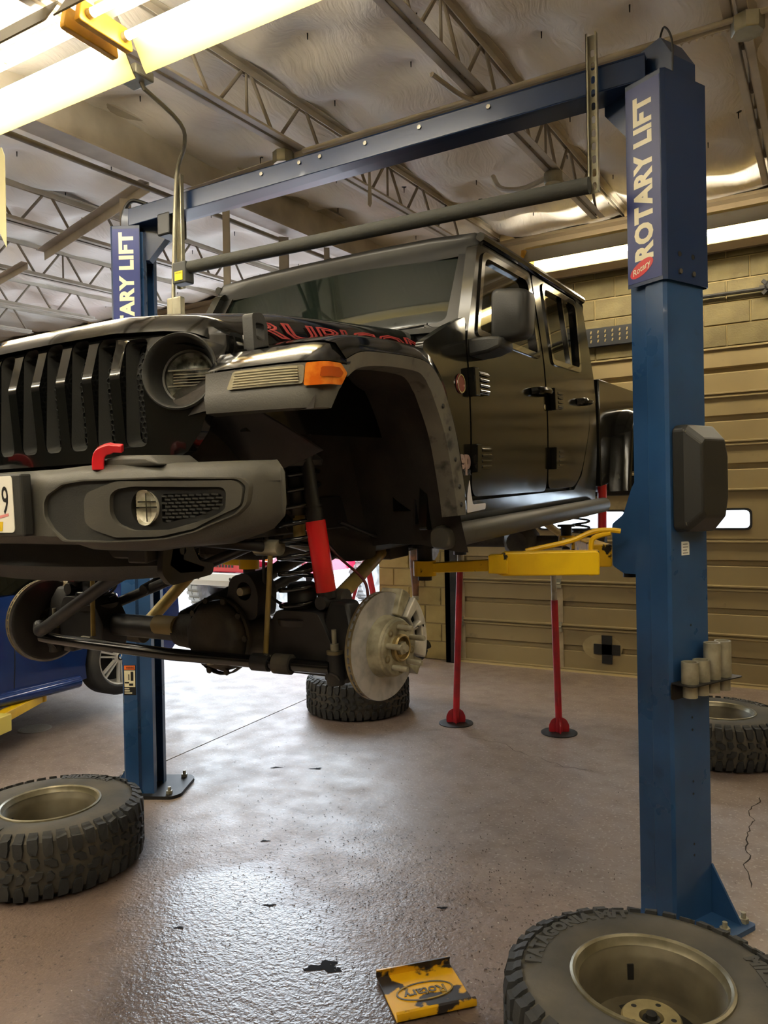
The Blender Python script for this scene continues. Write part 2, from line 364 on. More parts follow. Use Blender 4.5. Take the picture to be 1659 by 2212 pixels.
# open-web joists
YE = (6.66, 7.72)
def joist_meshes():
    c = MB()   # chord bars, drawn along Y, following the roof slope
    for s in (-1, 1):
        for lo in (0, 1):
            z0 = 0 if lo == 0 else .28
            def P(x, y, z): return (x, y, zj(y)+z)
            a = .011*s; w = .044*s; h = .044; t = .005
            for (xa, xb, za, zb) in ((a, a+w, z0 if lo == 0 else z0+h-t, (z0+t) if lo == 0 else z0+h), (a, a+.006*s, z0, z0+h)):
                c.add([P(xa, Y0, za), P(xb, Y0, za), P(xb, Y0, zb), P(xa, Y0, zb), P(xa, YE[lo], za), P(xb, YE[lo], za), P(xb, YE[lo], zb), P(xa, YE[lo], zb)],
                      [(0, 1, 2, 3), (7, 6, 5, 4), (0, 4, 5, 1), (1, 5, 6, 2), (2, 6, 7, 3), (3, 7, 4, 0)])
    return c.mesh('roof_joist', m_joist, 30)
jme = joist_meshes()
wa = MB(); wa.cyl((0, 0, .025), (0, .22, .31), .0115, 8); wam = wa.mesh('web_bar', m_web, 40)
wb = MB(); wb.cyl((0, .22, .025), (0, 0, .31), .0115, 8); wbm = wb.mesh('web_bar', m_web, 40)
wv = MB(); wv.cyl((0, 0, .025), (0, 0, .31), .009, 8); wvm = wv.mesh('web_bar', m_web, 40)
for xj in JX:
    j = link('roof_joist', jme, ceiling, Matrix.Translation((xj, 0, 0)))
    for k in range(-2, 14):
        y = -.08+k*.56
        if y < 1.2 and xj > -3: continue
        if y > 6.4 or y < .6: continue
        link('web_bar', wam, j, Matrix.Translation((0, y+.03, zj(y))))
        link('web_bar', wbm, j, Matrix.Translation((0, y+.31, zj(y+.3))))
        if k % 3 == 0: link('web_bar', wvm, j, Matrix.Translation((0, y+.28, zj(y+.28))))
# girder in place of a joist, pipe beside it
gb = MB()
def slopebar(m, x0, x1, z0, z1, ya, yb):
    def P(x, y, z): return (x, y, zj(y)+z)
    m.add([P(x0, ya, z0), P(x1, ya, z0), P(x1, ya, z1), P(x0, ya, z1), P(x0, yb, z0), P(x1, yb, z0), P(x1, yb, z1), P(x0, yb, z1)],
          [(0, 1, 2, 3), (7, 6, 5, 4), (0, 4, 5, 1), (1, 5, 6, 2), (2, 6, 7, 3), (3, 7, 4, 0)])
slopebar(gb, -4.07, -3.90, 0, .014, Y0, 7.72); slopebar(gb, -3.992, -3.98, .014, .30, Y0, 7.72); slopebar(gb, -4.07, -3.90, .30, .314, Y0, 7.72)
gb.build('girder', m_joist, ceiling, smooth=30)
pp = MB(); pp.tube([(-4.13, y, zj(y)-.02) for y in (Y0, 7.7)], .019, 10); pp.build('pipe', m_web, ceiling)
# cross members, conduit, boxes
cb = MB(); cb.box((-2.96, 4.05, 0), (1.6, 4.058, .044), Matrix.Translation((0, 0, zj(4.05)-.05))); cb.box((-2.96, 4.058, .038), (1.6, 4.10, .044), Matrix.Translation((0, 0, zj(4.05)-.05)))
for i in range(125): x = -2.95+i*.035; cb.add([(x, 4.054, zj(4.05)-.05), (x+.02, 4.054, zj(4.05)-.05), (x+.01, 4.054, zj(4.05)-.064)], [(0, 1, 2)])
cb.build('cross_rail', m_joist, ceiling, smooth=0)
pp = MB(); pp.tube([(-2.87, 4.02, zj(4.0)-.028), (1.7, 4.02, zj(4.0)-.028)], .014, 10); pp.build('conduit', m_joist, ceiling)
def jbox(x, y, z, r=.075, n=8):
    b = MB(); b.lathe([(0, -.045), (r*.92, -.045), (r, -.035), (r, .03), (r*.9, .035), (0, .035)], n); o = b.build('junction_box', m_galv, ceiling, 30); o.location = (x, y, z)
jbox(-.30, 4.05, zj(4.05)-.055, .075); jbox(-3.01, 4.0, zj(4.0)-.045, .07); jbox(-1.67, 5.4, zj(5.4)-.045, .065, 20)
pp = MB(); pp.tube(smooth_path([(-1.71, 5.4, zj(5.4)-.03), (-1.91, 5.44, zj(5.4)-.055), (-2.13, 5.57, zj(5.4)+.04), (-2.26, 5.74, zj(5.4)+.22)], 5), .02, 8); pp.build('flexible_conduit', m_joist, ceiling)
pp = MB(); pp.tube(smooth_path([(-1.77, 3.65, zj(3.5)-.018), (-1.72, 3.9, zj(3.5)-.026), (-1.68, 4.1, zj(3.5)-.0), (-1.65, 4.35, zj(3.5)+.0)], 5), .014, 8); pp.build('flexible_conduit', m_joist, ceiling)
# door-track hangers and braces of the bay on the far side
def angle(m, a, b, w=.05, t=.005, M=None):
    a = Vector(a); b = Vector(b); d = (b-a).normalized(); s = d.orthogonal().normalized() if abs(d.z) > .95 else d.cross(Vector((0, 0, 1))).normalized(); n = d.cross(s)
    for (u0, u1, v0, v1) in ((0, w, 0, t), (0, t, 0, w)):
        m.add([a+s*u+n*v for u, v in ((u0, v0), (u1, v0), (u1, v1), (u0, v1))]+[b+s*u+n*v for u, v in ((u0, v0), (u1, v0), (u1, v1), (u0, v1))],
              [(0, 1, 2, 3), (7, 6, 5, 4), (0, 4, 5, 1), (1, 5, 6, 2), (2, 6, 7, 3), (3, 7, 4, 0)], M)
for a, b, w in (((-6.55, 4.85, 4.26), (-4.75, 4.5, 4.40), .085), ((-4.55, 4.75, 4.36), (-3.42, 4.72, 4.37), .07), ((-5.02, 4.55, 4.34), (-5.02, 4.55, 3.95), .09),
                ((-4.25, 4.9, 4.4), (-4.25, 4.9, 3.2), .06), ((-4.62, 6.2, 4.43), (-4.62, 6.2, 3.6), .10), ((-4.5, 6.75, 4.46), (-4.5, 6.75, 3.7), .06), ((-9.9, 5.6, 4.2), (-7.3, 5.2, 4.38), .07)):
    a = (a[0]*KC, a[1]*KC, 1.72+(a[2]-1.72)*KC); b = (b[0]*KC, b[1]*KC, 1.72+(b[2]-1.72)*KC)
    m = MB(); angle(m, a, b, w*KC); m.build('brace_bar', m_joist, ceiling, 0)
# dangling strap
st = MB(); st.add([(-2.55, 4.3, 4.04), (-2.54, 4.3, 4.04), (-2.53, 4.3, 3.69), (-2.565, 4.305, 3.69), (-2.55, 4.31, 3.67)], [(0, 1, 2, 3), (3, 2, 4)]); st.build('strap', m_web, ceiling, 0, recalc=False)

# ================================================================ walls and garage door
YW = 7.75
wl = MB()
wl.box((-4.56, YW+.012, 0), (-3.62, YW+.3, 3.3)); wl.box((-4.56, YW+.012, 3.13), (3.4, YW+.3, 5.2)); wl.box((-8.9, YW+.012, 3.95), (-4.56, YW+.3, 5.2)); wl.box((-4.56, YW+.012, 3.1), (-4.5, YW+.3, 5.2))
wl.box((-15, YW+.012, 0), (-8.9, YW+.3, 5.2)); wl.box((1.05, YW+.012, 0), (3.4, YW+.3, 3.3))
wall_back = struct(wl.build('wall_back', m_wall, smooth=0))
bmsh = {}
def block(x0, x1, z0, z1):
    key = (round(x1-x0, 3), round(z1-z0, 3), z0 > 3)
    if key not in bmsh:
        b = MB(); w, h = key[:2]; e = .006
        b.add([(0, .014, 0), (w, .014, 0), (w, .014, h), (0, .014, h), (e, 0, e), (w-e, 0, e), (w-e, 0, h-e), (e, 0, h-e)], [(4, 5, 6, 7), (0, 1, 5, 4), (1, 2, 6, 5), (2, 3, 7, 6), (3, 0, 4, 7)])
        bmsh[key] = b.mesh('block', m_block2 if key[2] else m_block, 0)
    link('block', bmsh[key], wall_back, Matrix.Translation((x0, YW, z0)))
BW, BH, JT = .395, .195, .008
for r in range(8):
    z = r*(BH+JT)+.002; x = -4.56-(0 if r % 2 else .2)
    while x < -3.62:
        a, b = max(x, -4.56), min(x+BW, -3.62)
        if b-a > .03: block(a, b, z, z+BH)
        x += BW+JT
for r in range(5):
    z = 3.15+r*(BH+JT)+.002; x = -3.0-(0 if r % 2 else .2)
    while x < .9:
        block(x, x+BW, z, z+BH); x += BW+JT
# bulkhead beam under the roof along the back wall
bk = MB(); bk.box((-15, YW-.16, 4.44), (3.4, YW+.01, 4.47)); bk.box((-15, YW-.05, 4.02), (3.4, YW+.01, 4.44)); bk.build('bulkhead', m_dull, wall_back, 0)
tri = MB(); tri.add([(0, 0, 0), (.16, 0, 0), (0, 0, .11), (0, .02, 0), (.16, .02, 0), (0, .02, .11)], [(0, 1, 2), (5, 4, 3), (0, 3, 4, 1), (1, 4, 5, 2), (2, 5, 3, 0)]); trim_ = tri.mesh('gusset', mat('gusset_cream', 'd6c08c', .6), 0)
for xj in JX[1:8]: link('gusset', trim_, wall_back, Matrix.Translation((xj+.02, YW-.18, 4.47)))
pp = MB(); pp.tube([(-1.6, YW-.05, 3.62), (.6, YW-.05, 3.62)], .018, 8); o = pp.build('sprinkler_pipe', m_darkmetal, wall_back)
vl = MB(); vl.lathe([(0, -.03), (.06, -.03), (.06, .0), (.03, .03), (0, .03)], 8, axisM((-.42, YW-.06, 3.63), (0, -1, 0)))
for i in range(8): a = i*pi/4; vl.cbox((0, 0, 0), (.17, .03, .03), Matrix.Translation((-.42, YW-.06, 3.63)) @ Matrix.Rotation(a, 4, 'Y'))
vl.build('valve', m_darkmetal, wall_back, 0)
vt = MB(); vt.box((-2.35, YW-.06, 3.28), (-1.55, YW+.005, 3.46)); o = vt.build('vent', mat('vent_dark', '23262b', .5), wall_back, 0)
sl = MB(); sl.cbox((0, 0, 0), (.012, .006, .028)); slm = sl.mesh('vent_slot', m_wall, 0)
for i in range(11):
    for r in range(3): link('vent_slot', slm, o, Matrix.Translation((-2.3+i*.07, YW-.063, 3.33+r*.045)) @ Matrix.Rotation(.3, 4, 'Y'))
# side and rear walls
w = MB(); w.box((3.4, Y0, 0), (3.6, YW+.3, 5.4)); struct(w.build('wall_right', m_wall, smooth=0))
w = MB(); w.box((-15.2, Y0, 0), (-15, YW+.3, 5.4)); struct(w.build('wall_left', m_wall2, smooth=0))
w = MB(); w.box((-15.2, Y0-.2, 0), (3.6, Y0, 5.4)); struct(w.build('wall_front', m_wall2, smooth=0))
# sectional garage door
door = bpy.data.objects.new('door_1', None); COL.objects.link(door); struct(door)
DX0, DX1, SH = -3.60, 1.05, .449
YD = YW+.02
prof = [(0, 0), (.0, .010), (-.026, .012), (-.026, .024), (0, .030), (0, .200), (.034, .214), (.034, .252), (0, .264), (0, .420), (-.022, .427), (-.022, .439), (0, .4495)]
def section(x0, x1, z):
    m = MB(); n = len(prof); vs = []
    for x in (x0, x1): vs += [(x, YD+p[0], z+p[1]) for p in prof]
    m.add(vs, [(i, i+1, n+i+1, n+i) for i in range(n-1)]); return m
WZ0, WZ1 = 3*SH+.115, 3*SH+.295
for k in range(7):
    z = k*SH+.01
    if k == 3:
        m = MB(); P3 = [(0, 0), (.0, .012), (-.014, .012), (-.014, .026), (0, .030), (0, .425), (-.012, .430), (-.012, .441), (0, .445)]
        wins = [(-2.62, -1.72), (-1.52, -.61), (-.35, .55)]
        hol = [rpoly([(a, WZ0), (b, WZ0), (b, WZ1), (a, WZ1)], .05) for a, b in wins]
        m.panel([(DX0, z), (DX1, z), (DX1, z+.4495), (DX0, z+.4495)], hol, lambda u, v, d: (u, YD+d, v), 0, .03)
        m.box((DX0, YD-.012, z+.012), (DX1, YD, z+.026)); m.box((DX0, YD-.012, z+.43), (DX1, YD, z+.441))
        o = m.build('door_panel', m_door, door, 0)
        for a, b in wins:
            f = MB(); f.panel(rpoly([(a-.012, WZ0-.012), (b+.012, WZ0-.012), (b+.012, WZ1+.012), (a-.012, WZ1+.012)], .055), [rpoly([(a+.008, WZ0+.008), (b-.008, WZ0+.008), (b-.008, WZ1-.008), (a+.008, WZ1-.008)], .045)], lambda u, v, d: (u, YD+d, v), -.012, .035)
            wf = f.build('window_frame', m_black, door, 30)
            f = MB(); f.panel(rpoly([(a, WZ0), (b, WZ0), (b, WZ1), (a, WZ1)], .05), [], lambda u, v, d: (u, YD+d, v), .012, .016)
            f.build('pane', mat('frosted_pane', 'eef3f6', .45, trans=1., ior=1.2), wf, 0)
    else: section(DX0, DX1, z).build('door_panel', m_door, door, 0, recalc=False)
hin = MB(); hin.box((-.035, -.012, -.05), (.035, 0, .05)); hin.cyl((-.03, -.018, 0), (.03, -.018, 0), .012, 8); him = hin.mesh('hinge', m_galv, 30)
stl = MB(); stl.box((-.045, -.008, 0), (.045, 0, .42)); stlm = stl.mesh('stile', mat('stile_paint', 'a99a7c', .6, c2='8a7c62', ns=6), 0)
for xs in (-3.52, -2.42, -.3):
    for k in range(7):
        if k == 3 and xs != -3.52: continue
        link('stile', stlm, door, Matrix.Translation((xs, YD-.002, k*SH+.024)))
        if k: link('hinge', him, door, Matrix.Translation((xs, YD-.016, k*SH+.005)))
m = MB(); m.box((DX0, YD-.03, 0), (DX1, YD+.02, .02)); m.build('bottom_seal', mat('seal_cream', 'c6b384', .6), door, 0)
m = MB(); m.box((-3.66, YW-.10, 0), (-3.60, YW+.04, 3.3)); m.box((-3.66, YW-.10, 0), (-3.52, YW-.09, 3.3)); m.build('track', m_darkmetal, door, 0)
cx = MB(); cz = .255
for a, b in (((-.13, -.05), (.13, .05)), ((-.05, -.14), (.05, .14))): cx.box((-1.93+a[0], YD-.022, cz+a[1]), (-1.93+b[0], YD-.004, cz+b[1]))
cx.build('exhaust_port', m_black, door, 0)
m = MB(); m.panel(circ(-1.98, .27, .2, .13, 20), [], lambda u, v, d: (u, YD+d, v), -.002, .0); m.build('bare_patch', mat('patch_pale', 'a2936c', .6, c2='94845f', ns=9), door, 0)
# outdoors
gr = MB(); gr.add([(-60, 8.9, -.005), (20, 8.9, -.005), (20, 60, -.005), (-60, 60, -.005)], [(0, 1, 2, 3)])
struct(gr.build('ground', mat('bright_yard_concrete', 'd9dce0', .7, c2='c9ccd0', ns=1), smooth=0, recalc=False))
m = MB(); m.box((-15, 8.86, -.02), (-4.0, 8.97, .015)); struct(m.build('trim_1', mat('threshold_wood', 'c9a878', .6, c2='b08f60', ns=4), smooth=0))
# ================================================================ fluorescent fixtures
m_tube = emit('fluorescent_tube', TUBECOL, TUBE)
m_refl = mat('reflector_enamel', 'cdbb80', .4)
m_reflout = mat('reflector_outside', '6b6145', .5)
m_socket = mat('socket_yellowed', 'd0a12c', .5, c2='b98a20', ns=8)
def fixture(name, label, x0, x1, yc, zl, hw=.25, dep=.14, far=False):
    t = thing(name, label, 'light fixture', ((x0+x1)/2, yc, zl), 0, 'twin-tube shop lights under the roof'); L = (x1-x0)/2
    for s in (-1, 1):
        p = [(s*hw, -.004-(dep-.085)), (s*(hw-.015), .012-(dep-.085)), (s*(.044 if far and s < 0 else (.12 if far else .165)), .085 if far and s < 0 else .075)]
        m = MB(); m.add([(-L, y, z) for y, z in p]+[(L, y, z) for y, z in p]+[(-L, y+s*.004, z+.006) for y, z in p]+[(L, y+s*.004, z+.006) for y, z in p],
                        [(0, 1, 4, 3), (1, 2, 5, 4)]); rf_ = m.build('reflector', m_refl, t, 30)
        m = MB(); m.add([(-L, y+s*.004, z+.006) for y, z in p]+[(L, y+s*.004, z+.006) for y, z in p]+[(-L, *p[0]), (L, *p[0])], [(0, 3, 4, 1), (1, 4, 5, 2), (0, 6, 7, 3)]); m.build('reflector_back', m_reflout, rf_, 30)
        m = MB(); tz = -.02 if far else .024; m.cyl((-L+.03, s*.095, tz), (L-.03, s*.095, tz), .019, 12); m.build('tube', m_tube, t, 40)
        for e in (-1, 1):
            m = MB(); m.cyl((e*(L-.03), s*.095, tz), (e*(L-.055), s*.095, tz), .021, 12); m.build('tube_cap', m_galv, t, 40)
    m = MB(); m.box((-L, -.042, .085), (L, .042, .115)); h = m.build('housing', m_refl, t, 0)
    for k in range(int(2*L/.5)):
        m = MB(); xx = -L+.2+k*.5; m.box((xx, -.012, .081), (xx+.26, .012, .086)); m.build('slot', m_reflout, h, 0)
    for e in (-1, 1):
        m = MB(); po = rpoly([(-.15, -.022), (.15, -.022), (.13, .075), (-.13, .075)], .02); m.prism(po, lambda u, v, d: (d, u, v), e*(L-.03), e*(L+.005)); m.build('end_socket', m_socket, t, 30, bevel=.004)
    return t
fixture('shop_light', 'twin-tube fluorescent light at the upper left edge of the picture', -4.92, -2.83, 2.36, 3.845)
fixture('shop_light', 'twin-tube fluorescent light cut off by the top of the picture', -2.76, -1.54, 2.36, 3.845)
fixture('shop_light', 'long lit fluorescent light in front of the back wall above the garage door', -2.48, -.06, 7.12, 4.06, .20, .16, True)
fixture('shop_light', 'fluorescent light on the back wall, out of sight past the right lift post', .02, 2.44, 7.12, 4.06, .20, .16, True)
for i, (xa, yb) in enumerate(((-9.6, 3.4), (-12.1, 3.4), (-8.4, 1.0), (.6, 2.35), (-3.2, -1.2), (-.7, -1.2), (-5.7, -1.2), (-8.2, -1.2), (-2.9, .55), (-5.4, .55))):  # last pair: unseen fixtures added to brighten the truck's front
    fixture('shop_light', ['fluorescent light past the blue car, over the far side of its bay', 'fluorescent light over the outermost left bay', 'fluorescent light over the front of the blue car', 'fluorescent light above the right lift post',
            'fluorescent light behind the viewer, middle', 'fluorescent light behind the viewer, right', 'fluorescent light behind the viewer, left', 'fluorescent light behind the viewer, far left', 'unseen fluorescent light added overhead of the viewer, nearest', 'unseen fluorescent light added overhead of the viewer, to the left'][i], xa, xa+2.4, yb, zj(yb)-.13)
jb = MB(); jb.box((-2.96, 2.60, 3.81), (-2.82, 2.72, 3.86)); jb.build('junction_box', m_galv, ceiling, 0, bevel=.008)
pp = MB(); pp.tube([(-2.87, 2.68, 3.815)]+smooth_path([(-2.87, 2.70, 3.79), (-2.91, 2.98, 3.75), (-3.0, 3.1, 3.70), (-3.15, 3.19, 3.6), (-3.185, 3.19, 3.1), (-3.20, 3.19, 2.72)], 4), .011, 8); pp.build('conduit', m_galv, ceiling)
# corner of a hanging paper sign at the left edge
m = MB(); m.panel([(-.32, .22), (-.02, .22), (0, .18), (.0, -.2), (-.05, -.12), (-.32, -.06)], [], lambda u, v, d: (u, d, v), 0, .002)
o = m.build('hanging_card', mat('cream_card', 'd8cfa0', .7), None, 0); o.location = (-2.945, 2.0, 3.03); tag(o, 'cream card hanging at the left edge below the light', 'card')
m = MB(); m.cyl((-.2, 0, .21), (-.2, .0, 1.16), .002, 5); m.build('string', m_black, o)

# ================================================================ two-post lift
XC = -2.117; TH = radians(27); UX, UY = cos(TH), -sin(TH); WX, WY = sin(TH), cos(TH); VX, VY = -.545, 3.2
def colmap(side):
    def f(a, b, z):
        x = VX-a*UX+b*WX; y = VY-a*UY+b*WY
        return (x, y, z) if side > 0 else (2*XC-x, y, z)
    return f
lift = thing('vehicle_lift', 'blue two-post vehicle lift with yellow arms holding up the black pickup', 'vehicle lift', (XC, 3.35, 0))
LM = Matrix.Translation((-XC, -3.35, 0))
def lb(m, name, mt, parent=lift, **k): return xf(m, lambda x, y, z: (x-XC, y-3.35, z)).build(name, mt, parent, **k)
def offset_open(P, t):
    out = []
    for i, p in enumerate(P):
        a = Vector(P[max(i-1, 0)]); b = Vector(P[i]); c = Vector(P[min(i+1, len(P)-1)])
        d1 = (b-a).normalized() if i > 0 else (c-b).normalized(); d2 = (c-b).normalized() if i < len(P)-1 else d1
        n1 = Vector((-d1.y, d1.x)); n2 = Vector((-d2.y, d2.x)); n = (n1+n2); n = n/max(n.length_squared/2, .3) if n.length > 1e-6 else n1
        out.append((b.x+n.x*t, b.y+n.y*t))
    return out
CP = [(.178, .065), (.178, .016), (.105, .016), (.092, 0), (.012, 0), (0, .012), (0, .242), (.012, .254), (.092, .254), (.105, .238), (.178, .238), (.178, .19)]
CPi = offset_open(CP, -.007)
CP2 = [(.168, -.014), (.0, -.014), (-.014, -.0), (-.014, .258), (0, .272), (.168, .272)]
CP2i = offset_open(CP2, -.003)
m_warn_o = mat('warning_orange', 'd8692a', .5); m_cream = mat('sticker_cream', 'd8d0b0', .5); m_white = mat('sticker_white', 'e2e2dc', .5)
bolt = boltmesh(.011, .007, m_steel)
for side in (1, -1):
    f = colmap(side); ring = CP+CPi[::-1]
    m = MB(); m.loft([[f(a, b, 0.02) for a, b in ring], [f(a, b, 3.40) for a, b in ring]]); col = lb(m, 'column', m_blue, smooth=30)
    ring = CP2+CP2i[::-1]; m = MB()
    m.loft([[f(a, b, 2.60) for a, b in ring], [f(a, b, 3.43) for a, b in ring]]); m.prism(CP2, lambda a, b, z: f(a, b, z), 3.427, 3.43)
    cov = lb(m, 'column_cover', m_bluecover, smooth=30)
    m = MB(); m.prism([(.002, 2.615), (.166, 2.615), (.166, 3.41), (.002, 3.41)], lambda a, z, d: f(a, -.0145-d, z), 0, .001); lb(m, 'decal', m_decal, cov, smooth=0)
    tx = text_mb('ROTARY LIFT', 1., .0, .05, spacing=1.09); xs = [p[0] for p in tx.v]; ys = [p[1] for p in tx.v]
    sx = (.66 if side > 0 else .74)/(max(xs)-min(xs)); sy = .092/(max(ys)-min(ys)); xm = (max(xs)+min(xs))/2; ym = (max(ys)+min(ys))/2
    zt = 3.03 if side > 0 else 3.02
    t2 = xf(tx, lambda x, y, z: f(.085+side*(y-ym)*sy, -.0163, zt+(x-xm)*sx)); lb(t2, 'lettering', m_letter, cov, smooth=0)
    m = MB(); m.prism(circ(.098, 2.668, .056, .03, 28), lambda a, z, d: f(a, -.0158-d, z+(.1-a)*.35*side), 0, .0008); lb(m, 'logo_oval', m_red, cov, smooth=0)
    t3 = text_mb('Rotary', 1., 0, .01); t3 = xf(t3, lambda x, y, z: f(.098-side*x*.031, -.0172, 2.668+y*.036+side*x*.031*.35)); lb(t3, 'logo_lettering', m_letter, cov, smooth=0)
    for b_ in (.075, .16): o = link('bolt', bolt, cov, None); p = Vector(f(-.014, b_, 2.64))-Vector((XC, 3.35, 0)); n = Vector((UX*side, UY, 0)); o.matrix_local = axisM(p, n)
    for b_ in (.075, .16):
        h = MB(); h.lathe([(0, 0), (.011, 0), (.011, .0005)], 12); o = link('hole', h.mesh('hole', m_black, 0), cov); o.matrix_local = axisM(Vector(f(-.0145, b_, 2.71))-Vector((XC, 3.35, 0)), Vector((UX*side, UY, 0)))
    # base plate, gussets, anchor bolts
    m = MB(); po = rpoly([(-.16, -.03), (.30, -.03), (.34, .02), (.34, .30), (.30, .35), (-.16, .35)] if side < 0 else [(-.16, -.015), (.185, -.015), (.185, .27), (-.16, .30)], .02); m.prism(po, lambda a, b, z: f(a, b, z), 0, .02); bp_ = lb(m, 'base_plate', m_darkmetal if side < 0 else m_blue, smooth=0)
    for b_ in (.244,):
        m = MB(); m.prism([(-.001, .02), (-.13, .02), (-.001, .22)], lambda a, z, d: f(a, b_+d, z), -.005, .005); lb(m, 'gusset', m_blue, smooth=0)
    for a_, b_ in ((-.12, .02), (-.12, .31), (.27, .02), (.27, .31), (-.12, .127)) if side < 0 else ((-.12, .02), (-.12, .27), (-.12, .145)):
        m = MB(); p = f(a_, b_, .02); m.cyl(p, (p[0], p[1], .06), .01, 8); m.lathe([(0, 0), (.02, 0), (.02, .018), (0, .018)], 6, Matrix.Translation((p[0], p[1], .02))); lb(m, 'anchor_bolt', m_zinc, bp_, smooth=30)
    # carriage sliding on the post
    m = MB(); m.prism(rpoly([(.13, 1.42), (.25, 1.42), (.31, 1.45), (.31, 1.63), (.25, 1.67), (.205, 1.78), (.13, 1.90)], .012), lambda a, z, d: f(a, d, z), .03, .225); car = lb(m, 'carriage', m_blue, smooth=30)
    for b_ in (.09, .19): m = MB(); m.cyl(f(.27, b_, 1.40), f(.27, b_, 1.66), .028, 16); lb(m, 'arm_pin', m_darkmetal, car)
    # slide strip in the post and cable
    m = MB(); m.tube([f(.15, .127, .05), f(.15, .127, 3.4)], .007, 8); lb(m, 'cable', m_steel)
    # top bracket to the crossbeam
    m = MB(); m.prism([(-.01, 3.36), (.30, 3.36), (.33, 3.42), (.33, 3.56), (.05, 3.60), (-.01, 3.50)] if side > 0 else [(.03, 3.36), (.24, 3.36), (.33, 3.42), (.33, 3.56), (.05, 3.56), (.03, 3.50)], lambda a, z, d: f(a, d, z), .06, .20); lb(m, 'top_bracket', m_bluecover, smooth=0)
    m = MB(); m.prism([(.17, 3.24), (.20, 3.24), (.33, 3.40), (.33, 3.45), (.17, 3.45)], lambda a, z, d: f(a, d, z), .05, .12); lb(m, 'corner_plate', m_bluecover, smooth=0)
    # hose loop over the cover
    hp = [f(.02, .1, 3.42), f(.03, .1, 3.55), f(.08, .1, 3.62), f(.17, .1, 3.60), f(.26, .11, 3.56)] if side < 0 else [f(-.005, .06, 3.42), f(-.005, .06, 3.56), f(.03, .06, 3.63), f(.07, .08, 3.60), f(.10, .09, 3.56)]
    m = MB(); m.tube(smooth_path(hp, 5), .012 if side < 0 else .004, 8); lb(m, 'hose', m_black)
f1 = colmap(1); f2 = colmap(-1)
# crossbeam: C channel, open at the back
m = MB(); m.box((-3.62, 3.26, 3.44), (-.62, 3.268, 3.545)); m.box((-3.62, 3.26, 3.44), (-.62, 3.40, 3.448)); m.box((-3.62, 3.392, 3.44), (-.62, 3.40, 3.545)); m.box((-3.62, 3.26, 3.537), (-.62, 3.40, 3.545)); cbm = lb(m, 'crossbeam', m_bluecover, smooth=0, bevel=.003)
for x in (-2.35, -2.22, -1.95, -1.65, -1.3, -2.6):
    o = link('bolt', bolt, cbm); o.matrix_local = axisM((x-XC, 3.26-3.35, 3.515), (0, -1, 0))
m = MB(); m.box((-3.38, 3.255, 3.33), (-3.28, 3.40, 3.46)); lb(m, 'limit_switch', m_black, cbm, smooth=0, bevel=.01)
# overhead shut-off bar on slotted hangers
m = MB(); m.tube([(-3.10, 3.17, 3.07), (-.83, 3.17, 3.025)], .034, 14); bar = lb(m, 'shutoff_bar', mat('foam_grey', '3f403c', .8, bump=.2, bs=80))
def strut(x, z0, z1):
    m = MB(); w = .021; yb = 3.225; n = int((z1-z0)/.055); hol = []
    for i in range(n): zc_ = z0+.03+i*.055; hol.append(rpoly([(x-.008, zc_-.016), (x+.008, zc_-.016), (x+.008, zc_+.016), (x-.008, zc_+.016)], .008, 3))
    m.panel([(x-w, z0), (x+w, z0), (x+w, z1), (x-w, z1)], hol, lambda u, v, d: (u, yb+d, v), 0, .0025)
    for s in (-1, 1): m.box((x+s*w-.0025, yb-.022, z0), (x+s*w, yb, z1)); m.box((x+s*w-.0025, yb-.022, z0), (x+s*(w-.006), yb-.02, z1))
    return lb(m, 'slotted_strut', m_galv, smooth=0)
strut(-.822, 3.01, 3.665); strut(-3.155, 2.98, 3.62)
m = MB(); m.box((-3.14, 3.13, 2.98), (-3.04, 3.2, 3.10)); sw = lb(m, 'switch_box', mat('switch_grey', '3a3c3a', .5), smooth=0, bevel=.008)
m = MB(); m.box((-3.118, 3.127, 2.995), (-3.06, 3.131, 3.045)); lb(m, 'sticker', mat('sticker_yellow', 'd8c522', .5), sw, smooth=0)
t = text_mb('IMPORTANT', .013, 0); lb(xf(t, lambda x, y, z: (-3.089+x*.6, 3.1262, 3.034+y*.8)), 'sticker_lettering', m_black, sw, smooth=0)
m = MB(); m.box((-3.24, 3.18, 2.55), (-3.13, 3.22, 2.93)); lb(m, 'conduit_bracket', m_galv, sw, smooth=0, bevel=.01)
# electrical cover, holes, sticker on the near post's back face
m = MB(); c0 = f1
def bx(a, b, z): return f1(a, b, z)
rings = []
for a, b0, b1, z0, z1, ch in ((-.001, .022, .235, 1.60, 2.025, .02), (-.055, .022, .235, 1.60, 2.025, .02), (-.115, .055, .225, 1.66, 1.965, .02)):
    rings.append([f1(a, b, z) for b, z in ((b0+ch, z0), (b1-ch, z0), (b1, z0+ch+.06), (b1, z1-ch-.05), (b1-ch, z1), (b0+ch, z1), (b0, z1-ch), (b0, z0+ch))])
m.loft(rings); bxo = lb(m, 'electrical_cover', mat('cover_black', '252523', .42), smooth=0, bevel=.008)
for z in (1.635, 1.99): o = link('bolt', bolt, bxo); o.matrix_local = axisM(Vector(f1(-.056, .034, z))-Vector((XC, 3.35, 0)), Vector((UX, UY, 0)))
m = MB(); m.prism(rpoly([(.075, 1.505), (.125, 1.505), (.125, 1.56), (.075, 1.56)], [0, 0, .012, 0]), lambda b, z, d: f1(-.0005-d, b, z), 0, .001); stk = lb(m, 'sticker', m_white, smooth=0)
for i, w_ in enumerate((.03, .034, .026, .034)):
    m = MB(); z = 1.55-i*.012; m.prism([(.083, z-.002), (.083+w_, z-.002), (.083+w_, z+.001), (.083, z+.001)], lambda b, z, d: f1(-.0016-d, b, z), 0, .0004); lb(m, 'print_line', mat('print_grey', '55555a', .6), stk, smooth=0)
